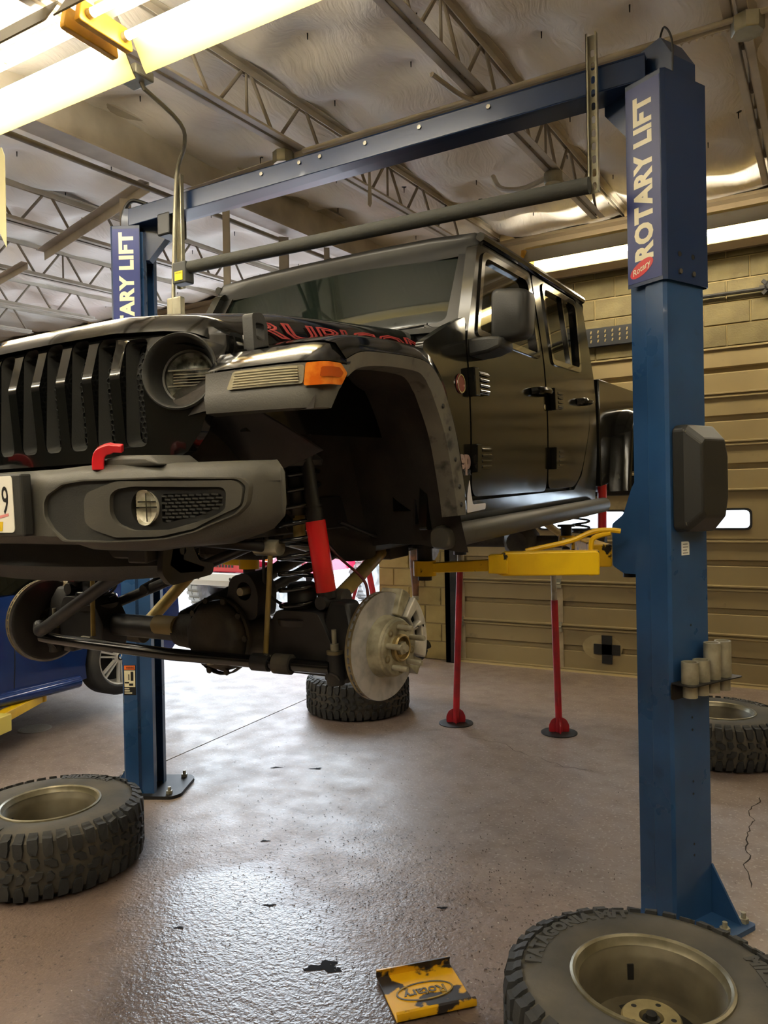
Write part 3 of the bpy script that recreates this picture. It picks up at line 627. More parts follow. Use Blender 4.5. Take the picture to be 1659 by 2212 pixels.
hm = MB(); hm.lathe([(0, 0), (.005, 0), (.005, .0005)], 8); hmm = hm.mesh('hole', m_black, 0)
for z in (1.22, .845, .795, .585, .535, .33, .285, 3.2):
    o = link('hole', hmm, lift); o.matrix_local = axisM(Vector(f1(-.001, .127, z))-Vector((XC, 3.35, 0)), Vector((UX, UY, 0)))
# warning sticker on the far post
m = MB(); f = f2; m.prism([(.012, .62), (.086, .62), (.086, .80), (.012, .80)], lambda a, z, d: f(a, -.0006-d, z), 0, .001); ws = lb(m, 'warning_sticker', m_black, smooth=0)
for nm, mt, (a0, a1, z0, z1) in (('sticker_band', m_warn_o, (.016, .082, .772, .797)), ('sticker_field', m_cream, (.016, .082, .668, .768)), ('sticker_symbol', m_black, (.055, .072, .705, .76)), ('sticker_symbol', m_black, (.018, .045, .69, .70)), ('sticker_symbol', m_black, (.045, .07, .676, .69)),
                                 ('sticker_symbol', m_black, (.041, .047, .71, .745)), ('sticker_line', m_cream, (.016, .045, .655, .661)), ('sticker_line', m_cream, (.016, .048, .642, .648)), ('sticker_line', m_cream, (.016, .062, .629, .635))):
    m = MB(); m.prism([(a0, z0), (a1, z0), (a1, z1), (a0, z1)], lambda a, z, d: f(a, -.0017-d-(.0006 if 'symbol' in nm else 0), z), 0, .0005); lb(m, nm, mt, ws, smooth=0)
t = text_mb('WARNING', .02, 0, .0004); lb(xf(t, lambda x, y, z: f(.052+x*.5, -.0027, .784+y*.9)), 'sticker_lettering', m_black, ws, smooth=0)
# swing arms
def arm(name, p0, p1, p2, w0=.085, w1=.06, h0=.10, h1=.055, mt=m_yellow, rail=True):
    p0 = Vector(p0); p1 = Vector(p1); p2 = Vector(p2); d = (p2-p0); d.z = 0; d.normalize(); n = Vector((-d.y, d.x, 0)); up_ = Vector((0, 0, 1))
    m = MB()
    def rect(p, w, h): return [p+n*a+up_*b for a, b in ((-w/2, -h/2), (w/2, -h/2), (w/2, h/2), (-w/2, h/2))]
    mid = p0.lerp(p1, .93); q = Vector(mid)
    m.loft([rect(p0, w0, h0), rect(q, w0, h0), rect(p1+up_*(-.012), w0*.9, h0*.55)])
    a = lb(m, name, mt, smooth=0, bevel=.006)
    m = MB(); m.loft([rect(p0.lerp(p1, .6)+up_*.0, w1, h1), rect(p2, w1, h1*.75)]); lb(m, 'extension', mt, a, smooth=0, bevel=.004)
    m = MB(); m.cyl(p2+up_*(-.035)+d*.03, p2+up_*.03+d*.03, .05, 20); lb(m, 'pad_socket', mt, a)
    m = MB(); m.cyl(p2+up_*(-.055)+d*.03, p2+up_*(-.035)+d*.03, .03, 16); m.cyl(p2+up_*.03+d*.03, p2+up_*.085+d*.03, .034, 16); m.cyl(p2+up_*.085+d*.03, p2+up_*.10+d*.03, .055, 20); lb(m, 'lift_pad', m_darkmetal, a)
    if rail:
        s = 1; off = n*(-w0/2-.01)
        m = MB(); m.tube(smooth_path([p0+d*.30+off+up_*h0*.45, p0+d*.12+off+up_*.085, p0+d*.02+off+up_*.125, p0-d*.05+off+up_*.13, p0-d*.09+off+up_*.125], 5), .011, 8); lb(m, 'guard_rail', mt, a)
        m = MB(); m.tube(smooth_path([p0+d*.03+off-up_*.06, p0+d*.03+off+up_*.06, p0+d*.015+off+up_*.1, p0-d*.05+off+up_*.118], 5), .011, 8); lb(m, 'guard_rail', mt, a)
    m = MB(); b0 = q; m.loft([rect(b0-d*.02-n*.0, w0+.03, .08), rect(b0+d*.06, w0+.03, .075)]); lb(m, 'clamp_plate', mt, a, smooth=0, bevel=.004)
    return a
arm('swing_arm', (-.82, 3.19, 1.477), (-1.22, 3.06, 1.472), (-1.49, 2.985, 1.455))
arm('swing_arm', (-.86, 3.40, 1.49), (-1.15, 4.1, 1.49), (-1.42, 4.75, 1.49), rail=False, mt=m_yellow2)
arm('swing_arm', (-3.41, 3.19, 1.477), (-2.95, 3.03, 1.472), (-2.5, 2.95, 1.465), rail=False)
arm('swing_arm', (-3.37, 3.40, 1.49), (-3.08, 4.1, 1.49), (-2.81, 4.75, 1.49), rail=False, mt=m_yellow2)

# adapter rack on the near post
rk = thing('adapter_rack', 'thin dark bracket holding four tube adapters on the near blue post', 'rack', f1(0, .1, 1.02))
ro = Vector(f1(0, .1, 1.02)); mR = MB()
mR.prism(rpoly([(-.012, -.05), (.0, -.05), (.0, .33), (-.02, .36)], .001), lambda a, b, d: tuple(Vector(f1(a, b-.03, 1.02+d))-ro), 0, 0)
slots = [(-.052, .045), (-.052, .118), (-.052, .190), (-.052, .262)]
m = MB(); m.prism(rpoly([(0, -.01), (-.10, -.01), (-.10, .325), (0, .325)], .012), lambda a, b, d: tuple(Vector(f1(a, b, 1.0+d))-ro), 0, .004); m.build('shelf', m_darkmetal, rk, 0)
m = MB(); m.prism(rpoly([(-.01, .935), (.28, .935), (.28, 1.004), (-.01, 1.004)], .015), lambda b, z, d: tuple(Vector(f1(-.002-d, b, z))-ro), 0, .004); m.build('back_plate', m_darkmetal, rk, 0)
for i, (a_, b_) in enumerate(slots):
    p = f1(a_, b_, 1.004); H = .085 if i < 2 else .145
    m = MB(); m.lathe([(.033, 0), (.033, H), (.026, H), (.026, .0), (.033, 0)], 24); m.lathe([(.028, 0), (.028, -.055), (.022, -.055), (.022, 0)], 24)
    t = m.build('tube_adapter', m_zinc, None, 40); t.location = p
    tag(t, ['short zinc tube adapter nearest the viewer in the rack', 'short zinc tube adapter second in the rack, beside the tall ones', 'tall zinc tube adapter next to the short ones in the rack', 'tall zinc tube adapter at the far end of the rack'][i], 'adapter', 'tube adapters in the rack')

# ================================================================ pole stands under the rear axle
def pole_stand(x, y, top, zred, lean, label):
    t = thing('pole_stand', label, 'stand', (x, y, 0), radians(25), 'tall pole stands')
    m = MB(); m.lathe([(0, 0), (.135, 0), (.135, .006), (.12, .009), (0, .009)], 36); m.build('base_plate', m_darkmetal, t)
    top_ = Vector((lean, 0, zred))
    m = MB(); m.cyl((0, 0, .009), top_, .026, 18); m.build('outer_tube', m_red_tool, t)
    m = MB(); m.cyl(top_, Vector((lean*top/zred, 0, top)), .021, 18); m.build('inner_tube', mat('worn_tube', 'a89f8c', .5, .3, c2='7a6c5c', ns=9), t)
    for k in range(4):
        f = MB(); f.prism(rpoly([(.02, .009), (.075, .009), (.075, .06), (.055, .10), (.02, .12)], .012), lambda u, z, d: (u, d, z), -.004, .004); o = f.build('fin', m_red_tool, t, 0); o.rotation_euler = (0, 0, k*pi/2)
    m = MB(); m.cyl((lean*top/zred, 0, top), (lean*top/zred, 0, top+.03), .05, 16); m.build('head', m_darkmetal, t)
pole_stand(-2.57, 5.53, 1.335, 1.2, .05, 'red pole stand on a round plate, nearer the wheel lying under the truck')
pole_stand(-1.77, 5.64, 1.335, 1.0, -.02, 'red pole stand with pale upper tube, the one nearer the near blue post')

# ================================================================ tyres on rims lying on the floor
RT, WT, RR = .44, .30, .225
def tyre_mb():
    prof = [(RR-.004, .03), (RR+.005, .012), (.27, .002), (.33, .0), (.385, .012), (.418, .035), (.426, .07), (.427, WT/2)]
    prof = prof+[(r, WT-h) for r, h in prof[::-1][1:]]
    m = MB(); m.lathe([(RR-.012, .04)]+prof+[(RR-.012, WT-.04)], 72); return m
def lug(m, pts, r0, r1, th):
    """pts: (angle offset, axial) outline; raised from r0 to r1"""
    n = len(pts); vs = []
    for rr, k in ((r0, 1.), (r1, .9)):
        ca = sum(p[0] for p in pts)/n; ch = sum(p[1] for p in pts)/n
        for a, h in pts:
            a2 = th+ca+(a-ca)*k; h2 = ch+(h-ch)*k
            # shoulder rounding
            e = abs(h2-WT/2)/(WT/2); drop = 0 if e < .75 else .03*((e-.75)/.25)**2
            vs.append(((rr-drop)*cos(a2), (rr-drop)*sin(a2), h2))
    m.add(vs, [tuple(range(n-1, -1, -1)), tuple(n+i for i in range(n))]+[(i, (i+1) % n, n+(i+1) % n, n+i) for i in range(n)])
def tread_mb():
    m = MB(); N = 22; s = 2*pi/N; W = WT
    for k in range(N):
        th = k*s
        for sg in (0, 1):
            def H(h): return h if sg == 0 else W-h
            o = th+(s/2 if sg else 0); off = 0 if k % 2 == 0 else .012
            # shoulder lugs in two shapes, reaching down over the sidewall
            lug(m, [(0, H(.008+off)), (s*.36, H(.012+off)), (s*.40, H(.06)), (s*.36, H(.092)), (s*.12, H(.098)), (s*.04, H(.075))], .415, RT, o)
            lug(m, [(s*.48, H(.018-off*.5)), (s*.86, H(.010)), (s*.90, H(.055)), (s*.84, H(.085)), (s*.60, H(.08)), (s*.52, H(.06))], .415, RT, o)
            # side biters
            lug2 = []
            for a0, a1 in ((.02, .34), (.50, .84)):
                vs = []
                for rr, hh in ((.424, .030), (.400, .012), (.384, .006)):
                    for a in (a0, a1): vs.append(((rr)*cos(o+a*s), (rr)*sin(o+a*s), H(hh-.007)))
                for rr, hh in ((.424, .030), (.400, .012), (.384, .010)):
                    for a in (a0, a1): vs.append(((rr)*cos(o+a*s), (rr)*sin(o+a*s), H(hh+.006)))
                m.add(vs, [(0, 1, 3, 2), (2, 3, 5, 4), (0, 2, 8, 6), (2, 4, 10, 8), (1, 7, 9, 3), (3, 9, 11, 5), (4, 5, 11, 10), (0, 6, 7, 1)])
            # centre lugs
            lug(m, [(s*.05, H(.108)), (s*.34, H(.102)), (s*.52, H(.118)), (s*.56, H(.143)), (s*.30, H(.146)), (s*.22, H(.128)), (s*.06, H(.126))], .415, RT, o)
            lug(m, [(s*.60, H(.095)), (s*.86, H(.098)), (s*.94, H(.122)), (s*.80, H(.142)), (s*.66, H(.135))], .415, RT, o)
    return m
tyre_me = tyre_mb().mesh('tyre', m_rubber_s, 35); tread_me = tread_mb().mesh('tread', m_rubber, 0)
m_rim = mat('rim_dusty_alloy', '635c4a', .5, .35, c2='474030', ns=6, lo=.35, hi=.7)
rb = MB(); RZ = WT-.035
rb.lathe([(RR+.012, RZ+.012), (RR+.014, RZ+.02), (RR+.002, RZ+.02), (RR-.012, RZ+.004), (RR-.022, RZ-.02), (RR-.03, RZ-.03), (RR-.038, RZ-.12), (RR-.045, RZ-.14), (.13, RZ-.15), (.085, RZ-.145)], 64)
rb.lathe([(RR+.012, .03), (RR+.012, .02), (RR-.01, .02), (RR-.03, .05)], 64)
rim_me = rb.mesh('rim', m_rim, 40)
rl = MB(); rl.lathe([(RR+.014, WT-.014), (RR+.012, WT-.004), (RR+.004, WT-.001), (RR-.004, WT-.006), (RR-.008, WT-.02), (RR-.014, WT-.03)], 64); lip_me = rl.mesh('rim_lip', mat('rim_lip_alloy', '8a8470', .35, .5, c2='6d6650', ns=9), 40)
hb = MB(); hb.lathe([(.088, RZ-.15), (.088, RZ-.095), (.083, RZ-.09), (.036, RZ-.09), (.036, RZ-.14)], 40); hub_me = hb.mesh('hub_face', mat('hub_alloy', 'a3966e', .45, .4, c2='857a58', ns=10), 40)
cp = MB(); cp.lathe([(.036, RZ-.13), (.03, RZ-.13), (.026, RZ-.095), (.018, RZ-.093), (.016, RZ-.08), (0, RZ-.08)], 20); cap_me = cp.mesh('centre_cap', m_black, 30)
lh = MB(); lh.lathe([(0, RZ-.0895), (.0085, RZ-.0895)], 12); lh_me = lh.mesh('lug_hole', m_black, 0)
wn = MB(); wn.panel(rpoly([(-.05, .10), (.05, .10), (.075, .165), (-.075, .165)], .02), [], lambda u, v, d: (v, u, RZ-.148+d), 0, .002); win_me = wn.mesh('rim_window', m_black, 0)
bw = MB(); bw.cbox((RR-.034, 0, RZ-.07), (.006, .02, .05)); bw_me = bw.mesh('balance_weight', m_black, 0)
m_raise = mat('raised_rubber_lettering', '3d3c39', .7)
def arc_text(body, size, R0, a0, name):
    t = text_mb(body, size, .003, .004, spacing=1.08, res=2)
    return xf(t, lambda x, y, z: ((R0+y)*cos(a0-x/R0), (R0+y)*sin(a0-x/R0), WT-.001+z-.0)).mesh(name, m_raise, 0)
t_pat = arc_text('PATAGONIA M/T', .062, .345, 0, 'lettering'); t_mil = arc_text('MILESTAR', .062, .345, radians(-135), 'lettering')
def wheel(label, x, y, rz):
    t = thing('wheel', label, 'wheel', (x, y, 0), rz, 'mud-terrain wheels taken off the truck')
    ty = link('tyre', tyre_me, t); o = link('tread', tread_me, ty); o['kind'] = 'stuff'; o['label'] = 'chunky mud-terrain tread blocks'
    link('lettering', t_pat, ty); link('lettering', t_mil, ty)
    r = link('rim', rim_me, t); link('hub_face', hub_me, r); link('rim_lip', lip_me, r); link('centre_cap', cap_me, r); link('balance_weight', bw_me, r, Matrix.Rotation(-.6, 4, 'Z'))
    for k in range(5): link('lug_hole', lh_me, r, Matrix.Rotation(k*2*pi/5, 4, 'Z') @ Matrix.Translation((.0635, 0, 0)))
    for k in range(5): link('rim_window', win_me, r, Matrix.Rotation(k*2*pi/5+.6, 4, 'Z'))
    return t
wheel('wheel with mud-terrain tyre in the bottom right corner, hub and rim in full view', -.478, 2.38, radians(155))
wheel('wheel with mud-terrain tyre at the left edge, in front of the far lift post', -3.34, 2.44, radians(-115))
wheel('wheel with mud-terrain tyre lying behind the brake disc under the truck', -3.5, 5.56, radians(30))
wheel('wheel with mud-terrain tyre behind the near lift post at the right edge', -.665, 5.66, radians(200))

# ================================================================ yellow plate on the floor
pl = thing('floor_plate', 'worn yellow steel plate with two rolled-up edges and a raised oval, on the wet floor', 'plate', (-1.255, 2.4, 0), radians(46))
m_plate = mat('worn_yellow_plate', 'd2a010', .4, c2='c59414', ns=7, c3='2c2724', ns3=7, lo3=.53, hi3=.56, rv=.12)
W_, D_ = .142, .125
m = MB(); m.box((-W_, -D_, .004), (W_, D_, .009)); base = m.build('plate', m_plate, pl, 0, bevel=.002)
for s in (-1, 1):
    p = [(s*D_, .005), (s*(D_+.008), .01), (s*(D_+.010), .02), (s*(D_+.006), .034), (s*(D_-.004), .036), (s*(D_-.002), .03), (s*(D_+.002), .022), (s*D_, .0095)]
    m = MB(); m.loft([[(-W_, a, b) for a, b in p], [(W_, a, b) for a, b in p]]); m.build('rolled_edge', m_plate, pl, 40)
m_emb = mat('embossed_grey', '5a544a', .4, .3, c2='8f7420', ns=12, lo=.5, hi=.6)
m = MB(); m.panel(circ(0, 0, .105, .05, 40), [circ(0, 0, .099, .044, 40)], lambda u, v, d: (u, v, d), .009, .0115); m.build('raised_oval', m_emb, pl, 30)
t = text_mb('Rotary', .06, .0012, .001); t = xf(t, lambda x, y, z: (-x*.95, -y-.004, .0105+z)); t.build('raised_lettering', m_emb, pl, 0)
# ================================================================ black pickup on the lift (own coordinates: x to its left side, y to its rear, z up)
m_body = mat('gloss_black_paint', '0a0b0a', .10, c2='131311', ns=2.5, lo=.4, hi=.8, coat=.4, rv=.04)
m_dusty = mat('dusty_black_paint', '151512', .13, c2='22211c', ns=2.2, lo=.35, hi=.75, coat=.0, rv=.04, spec=.36)
m_plast = mat('grained_grey_plastic', '4b4942', .48, c2='3f3d38', ns=3, bump=.08, bs=220)
m_plastd = mat('dark_grained_plastic', '262624', .5, c2='30302d', ns=4, bump=.08, bs=200)
m_flarelip = mat('dusty_flare_plastic', '55534c', .55, c2='6b675c', ns=9, lo=.35, hi=.75, c3='252420', ns3=16, lo3=.55, hi3=.7)
m_felt = mat('liner_felt', '2a2724', .95, c2='38332e', ns=5, bump=.3, bs=50)
m_chass = mat('chassis_black', '1f1f20', .42, c2='2b2a29', ns=6, rv=.12)
m_cast = mat('dusty_cast_iron', '35322d', .7, c2='474238', ns=8, bump=.25, bs=60)
m_glass = mat('tinted_glass', '1a221d', .04, trans=.5, ior=1.22, alpha=1.)
m_glassd = mat('dark_tinted_glass', '0c100e', .03, trans=.25, ior=1.3)
m_chromed = mat('door_frame_gloss', '1b1a17', .08, .2, coat=1.)
m_redol = mat('hood_decal_red', '8e2b2a', .5)
m_gold = mat('gold_zinc_arm', 'b09c62', .35, .35, c2='93804a', ns=8)
m_redshock = mat('shock_red', 'c01a1e', .28, coat=.5)
m_rotor = mat('rotor_face', 'b4b4b6', .3, .45, c2='9a9b9f', ns=20)
m_rotore = mat('rotor_edge', '8c8268', .5, .6, c2='6d6044', ns=12)
m_hub = mat('hub_painted', 'a8a38c', .42, .35, c2='7f7a66', ns=20)
m_cal = mat('caliper_cast', 'c4c1b8', .4, .3, c2='8f8c84', ns=12)
m_amber = mat('amber_lens', 'd8691c', .1, c2='e8882c', ns=30, coat=1.)
m_lensw = mat('clear_lens', 'cfcfc4', .05, trans=.9, ior=1.3)
m_chrome = mat('chrome', 'c9c8c2', .12, 1.)
truck = thing('pickup_truck', 'black four-door off-road pickup raised on the lift with its front wheels off', 'truck', (-1.98, 2.06, 0))
truck.rotation_euler = (radians(2.6), 0, 0)
def tb(m, name, mt, parent=truck, both=False, **k):
    o = m.build(name, mt, parent, **k)
    if both: m.mirror().build(name, mt, parent if not isinstance(both, bpy.types.Object) else both, **k)
    return o
def bodyx(z): return .79-.012*((z-2.05)/.33)**2 if z <= 2.35 else .78-(z-2.35)*.125
side = lambda s: (lambda u, v, d: (s*(bodyx(v)-d), u, v))
ZS = frange(1.65, 2.8, 10); YS = frange(.5, 2.6, 8)
PLANG = [(0, -.50), (.30, -.495), (.38, -.482), (.48, -.452), (.56, -.418), (.62, -.375), (.7, -.30)]
PLANB = [(0, -.70), (.30, -.70), (.45, -.69), (.58, -.66), (.70, -.605), (.77, -.54), (.802, -.50), (.812, -.465)]
def yg(x, z): return interp(abs(x), PLANG)+(.32*(z-2.12) if z > 2.12 else .05*(2.12-z))
def ybm(x): return interp(abs(x), PLANB)
# ---- cab sides
fdoor = rpoly([(.785, 1.72), (1.70, 1.71), (1.715, 1.78), (1.715, 2.785), (1.065, 2.78), (.835, 2.41), (.785, 2.33)], [.06, .05, .05, .04, .04, .05, .05])
fwin = rpoly([(.90, 2.372), (1.645, 2.362), (1.652, 2.742), (1.10, 2.735)], [.03, .03, .05, .05])
rdoor = rpoly([(1.735, 1.72), (2.20, 1.715), (2.33, 1.79), (2.50, 2.06), (2.525, 2.2), (2.515, 2.785), (1.735, 2.785)], [.05, .06, .08, .08, .05, .04, .04])
rwin = rpoly([(1.865, 2.36), (2.37, 2.366), (2.47, 2.762), (1.875, 2.755)], [.03, .04, .05, .05])
for s in (1, -1):
    sfx = ''
    for nm, out, win, yh, hdl in (('front_door', fdoor, fwin, (.80, .93), (1.50, 1.70)), ('rear_door', rdoor, rwin, (1.80, 1.92), (2.25, 2.44))):
        m = MB(); m.panel(out, [win], side(s), 0, .05, YS, ZS); dr_ = m.build(nm, m_dusty, truck, 40, bevel=.006)
        m = MB(); cx_ = sum(p[0] for p in win)/len(win); cz_ = sum(p[1] for p in win)/len(win)
        inner = [(cx_+(p[0]-cx_)*.955, cz_+(p[1]-cz_)*.925) for p in win]; outer = [(cx_+(p[0]-cx_)*1.045, cz_+(p[1]-cz_)*1.07) for p in win]
        m.panel(outer, [inner], side(s), -.008, .03, YS, ZS); m.build('window_frame', m_chromed, dr_, 40, bevel=.004)
        m = MB(); m.panel(win, [], side(s), .014, .018, YS, ZS); m.build('window_glass', m_glassd, dr_, 40)
        for zb in (1.87, 2.165):
            h = MB(); h.box((.0, yh[0], zb-.045), (.022, yh[1], zb+.045)); h.box((.0, yh[0]-.03, zb-.055), (.03, yh[0]+.015, zb+.055))
            for i in range(4): h.box((.022, yh[0]+.02, zb-.04+i*.022), (.03, yh[1]-.01, zb-.028+i*.022))
            h = xf(h, lambda x, y, z: (s*(bodyx(z)+x), y, z)); h.build('hinge', m_dusty, dr_, 0, bevel=.004)
        h = MB(); h.tube(smooth_path([(.0, hdl[0], 2.183), (.035, hdl[0]+.03, 2.187), (.042, (hdl[0]+hdl[1])/2, 2.19), (.035, hdl[1]-.03, 2.19), (.0, hdl[1], 2.19)], 4), .018, 8)
        h = xf(h, lambda x, y, z: (s*(.787+x), y, z)); h.build('door_handle', m_dusty, dr_, 40)
        h = MB(); h.lathe([(0, -.004), (.05, -.004), (.055, 0)], 20, frame((s*.786, (hdl[0]+hdl[1])/2-.03, 2.165), (0, 1, 0), (0, 0, 1), (s, 0, 0))); h.build('handle_cup', m_black, dr_, 30)
        if nm == 'front_door':
            h = MB(); h.lathe([(0, .003), (.013, .003), (.014, 0)], 14, frame((s*.789, 1.69, 2.12), (0, 1, 0), (0, 0, 1), (s, 0, 0))); h.build('lock', m_chrome, dr_, 30)
        else:
            h = MB(); h.panel([(2.205, 2.36), (2.225, 2.36), (2.235, 2.757), (2.215, 2.757)], [], side(s), .0, .02, (), ZS); h.build('window_bar', m_chromed, dr_, 0)
    # cowl side, rocker, rear corner
    m = MB(); m.panel(rpoly([(.40, 1.62), (.77, 1.62), (.77, 2.33), (.80, 2.42), (.62, 2.36), (.40, 2.27)], .02), [], side(s), 0, .03, (.5, .6, .7), ZS); cw = m.build('cowl_side', m_dusty, truck, 40)
    m = MB(); m.panel([(.775, 1.60), (2.66, 1.60), (2.66, 2.2), (2.535, 2.2), (2.505, 2.04), (2.34, 1.775), (2.2, 1.70), (.775, 1.705)], [], side(s), .002, .03, YS, ZS); m.build('rocker_panel', m_dusty, truck, 40)
    m = MB(); m.panel(rpoly([(2.53, 2.2), (2.67, 2.2), (2.655, 2.80), (2.525, 2.80)], .012), [], side(s), .002, .03, (), ZS); m.build('cab_corner', m_dusty, truck, 40)
    m = MB(); m.panel([(1.70, 2.34), (1.75, 2.34), (1.75, 2.80), (1.70, 2.80)], [], side(s), .012, .05, (), ZS); m.build('pillar', m_black, truck, 0)
    m = MB(); m.panel([(.82, 2.40), (2.66, 2.36), (2.66, 2.30), (.78, 2.30)], [], side(s), .012, .05, YS, ()); m.build('belt_rail', m_black, truck, 0)
    # drip rail / roof side
    m = MB(); m.tube([(s*.728, 1.09, 2.805), (s*.726, 1.9, 2.812), (s*.724, 2.66, 2.815)], .02, 8); m.build('roof_rail', m_dusty, truck)
    # dark plate behind door gaps
    m = MB(); m.panel([(.42, 1.64), (2.6, 1.64), (2.6, 2.32), (.80, 2.32), (.42, 2.2)], [], side(s), .055, .06, YS, ZS); m.build('inner_panel', m_black, truck, 0)
    # touch-up patch ahead of the door and badges
    m = MB(); m.panel(rpoly([(.745, 1.66), (.93, 1.665), (.93, 1.69), (.80, 1.69), (.775, 1.74), (.76, 1.79), (.742, 1.73)], .01), [], side(s), -.0015, 0, (), ()); m.build('protective_film', mat('pale_film', 'c9c4c2', .35), cw, 0)
    m = MB(); m.lathe([(0, .004), (.036, .004), (.038, 0)], 24, frame((s*.79, .69, 2.15), (0, 1, 0), (0, 0, 1), (s, 0, 0))); bd = m.build('round_badge', mat('badge_red', '7c3a34', .35, .4), cw, 30)
    m = MB(); m.panel(circ(.69, 2.15, .036, .036, 24), [circ(.69, 2.15, .031, .031, 24)], lambda u, v, d: (s*(.794+d), u, v), 0, .002); m.build('badge_ring', m_chrome, cw, 0)
    t = text_mb('Jeep', .105, .003, .004); t = xf(t, lambda x, y, z: (s*(.79+z), .665+s*x*1.0, 1.865+y)); t.build('lettering', mat('badge_lettering', 'a89088', .4, .3), cw, 0)
    t = text_mb('GLADIATOR', .03, .002, .001); t = xf(t, lambda x, y, z: (s*(.79+z), .665+s*x*1.1, 1.815+y)); t.build('lettering', mat('badge_small', '3a3a38', .4), cw, 0)
    # side step
    m = MB(); prof = rpoly([(-.035, -.04), (.03, -.045), (.05, -.01), (.045, .03), (.01, .045), (-.035, .03)], .02, 3)
    m.loft([[(s*(.815+a*k), y, 1.595+b*k) for a, b in prof] for y, k in ((.40, .8), (.42, 1), (2.64, 1), (2.66, .8))]); st_ = m.build('side_step', m_plast, truck, 40)
    for yb in (.75, 1.5, 2.3):
        m = MB(); m.cyl((s*.79, yb, 1.60), (s*.60, yb, 1.63), .02, 8); m.build('step_bracket', m_chass, st_)
# ---- windshield
def wsf(u, v, d): return (u, .815+.30*v+d*.83-.05*(u/.7)**2*-1*.6, 2.385+.445*v+d*-.56*-1*0)
wo = rpoly([(-.725, 0), (.725, 0), (.69, 1), (-.69, 1)], .03); wi = rpoly([(-.655, .09), (.655, .09), (.625, .945), (-.625, .945)], [.07, .07, .05, .05])
US = frange(-.7, .7, 10)
m = MB(); m.panel(wo, [wi], wsf, 0, .05, US, (.2, .5, .8)); m_frame = mat('satin_black_paint', '0e0e0d', .32, c2='171714', ns=3, spec=.25); wfr = m.build('windshield_frame', m_frame, truck, 40, bevel=.008)
m = MB(); m.panel(wi, [], wsf, .018, .023, US, (.2, .5, .8)); wg = m.build('windshield_glass', m_glass, truck, 40)
m = MB(); m.panel([(.50, .86), (.555, .86), (.545, .775), (.50, .79)], [], wsf, .030, .032); m.build('inspection_sticker', mat('sticker_green', 'a9c9a4', .6), wg, 0)
for x0, x1 in ((-.55, .0), (.02, .60)):
    m = MB(); m.tube([(x0, .80, 2.395), (x1, .795+.02, 2.415)], .007, 6); m.tube([(x1, .80, 2.405), (x1+.05, .76, 2.38)], .009, 6); m.build('wiper', m_black, wfr)
m = MB(); m.panel(rpoly([(-.72, .70), (.72, .70), (.72, .86), (-.72, .86)], .02), [], lambda u, v, d: (u, v, 2.375+.02*(1-(u/.72)**2)+d), 0, -.02, US); m.build('cowl', m_plastd, truck, 40)
# ---- roof
rings = []
for y, k, dz in ((1.085, .985, -.035), (1.10, 1, -.008), (1.2, 1, .012), (1.9, 1, .02), (2.6, 1, .015), (2.665, .99, -.01), (2.68, .98, -.05)):
    half = [(.735, 2.79), (.728, 2.815), (.70, 2.838), (.5, 2.852), (.2, 2.858)]
    rings.append([(x*k, y, z+dz) for x, z in half]+[(-x*k, y, z+dz) for x, z in half[::-1]]+[(-.70*k, y, 2.775+dz), (.70*k, y, 2.775+dz)])
m = MB(); m.loft(rings); m.build('roof', m_frame, truck, 50)
m = MB(); m.panel(rpoly([(-.74, 1.62), (.74, 1.62), (.77, 2.3), (.70, 2.80), (-.70, 2.80), (-.77, 2.3)], .03), [rpoly([(-.5, 2.36), (.5, 2.36), (.46, 2.72), (-.46, 2.72)], .05)], lambda u, v, d: (u, 2.66+d, v), 0, .02); m.build('cab_back', m_dusty, truck, 30)
m = MB(); m.panel(rpoly([(-.5, 2.36), (.5, 2.36), (.46, 2.72), (-.46, 2.72)], .05), [], lambda u, v, d: (u, 2.668+d, v), 0, .004); m.build('rear_window', m_glassd, truck, 30)
# ---- interior
m_int = mat('interior_black', '151515', .7)
m = MB(); m.box((-.73, .80, 1.64), (.73, 2.6, 1.68)); m.box((-.73, .72, 1.64), (.73, .80, 2.36)); m.build('cab_floor', m_int, truck, 0)
m = MB(); m.loft([[(x, y, z) for y, z in ((.86, 2.16), (.86, 2.36), (1.02, 2.385), (1.12, 2.34), (1.10, 2.18))] for x in (-.70, .70)]); m.build('dashboard', m_int, truck, 30, bevel=.02)
for s in (1, -1):
    m = MB(); m.box((s*.36-.24, 1.42, 1.86), (s*.36+.24, 1.95, 2.0)); m.loft([[(s*.36+a*k, y, z) for a in (-.24, .24) for y in (0,)] for y, z, k in ()]) if 0 else None
    m.box((s*.36-.23, 1.90, 1.98), (s*.36+.23, 2.02, 2.52)); m.box((s*.36-.11, 1.93, 2.52), (s*.36+.11, 2.01, 2.70)); m.build('seat', m_int, truck, 30, bevel=.04)
m = MB(); c = Vector((.36, 1.20, 2.36)); n = Vector((0, .9, .42)).normalized(); m.lathe([(.17+.014*cos(a), .014*sin(a)) for a in frange(0, 2*pi, 8)], 28, axisM(c, n)); m.cyl(c, c+Vector((0, -.12, -.05)), .04, 10); m.build('steering_wheel', m_int, truck)
m = MB(); m.box((-.70, 2.25, 1.86), (.70, 2.6, 2.0)); m.box((-.70, 2.52, 1.95), (.70, 2.62, 2.6)); m.build('rear_bench', m_int, truck, 30, bevel=.04)
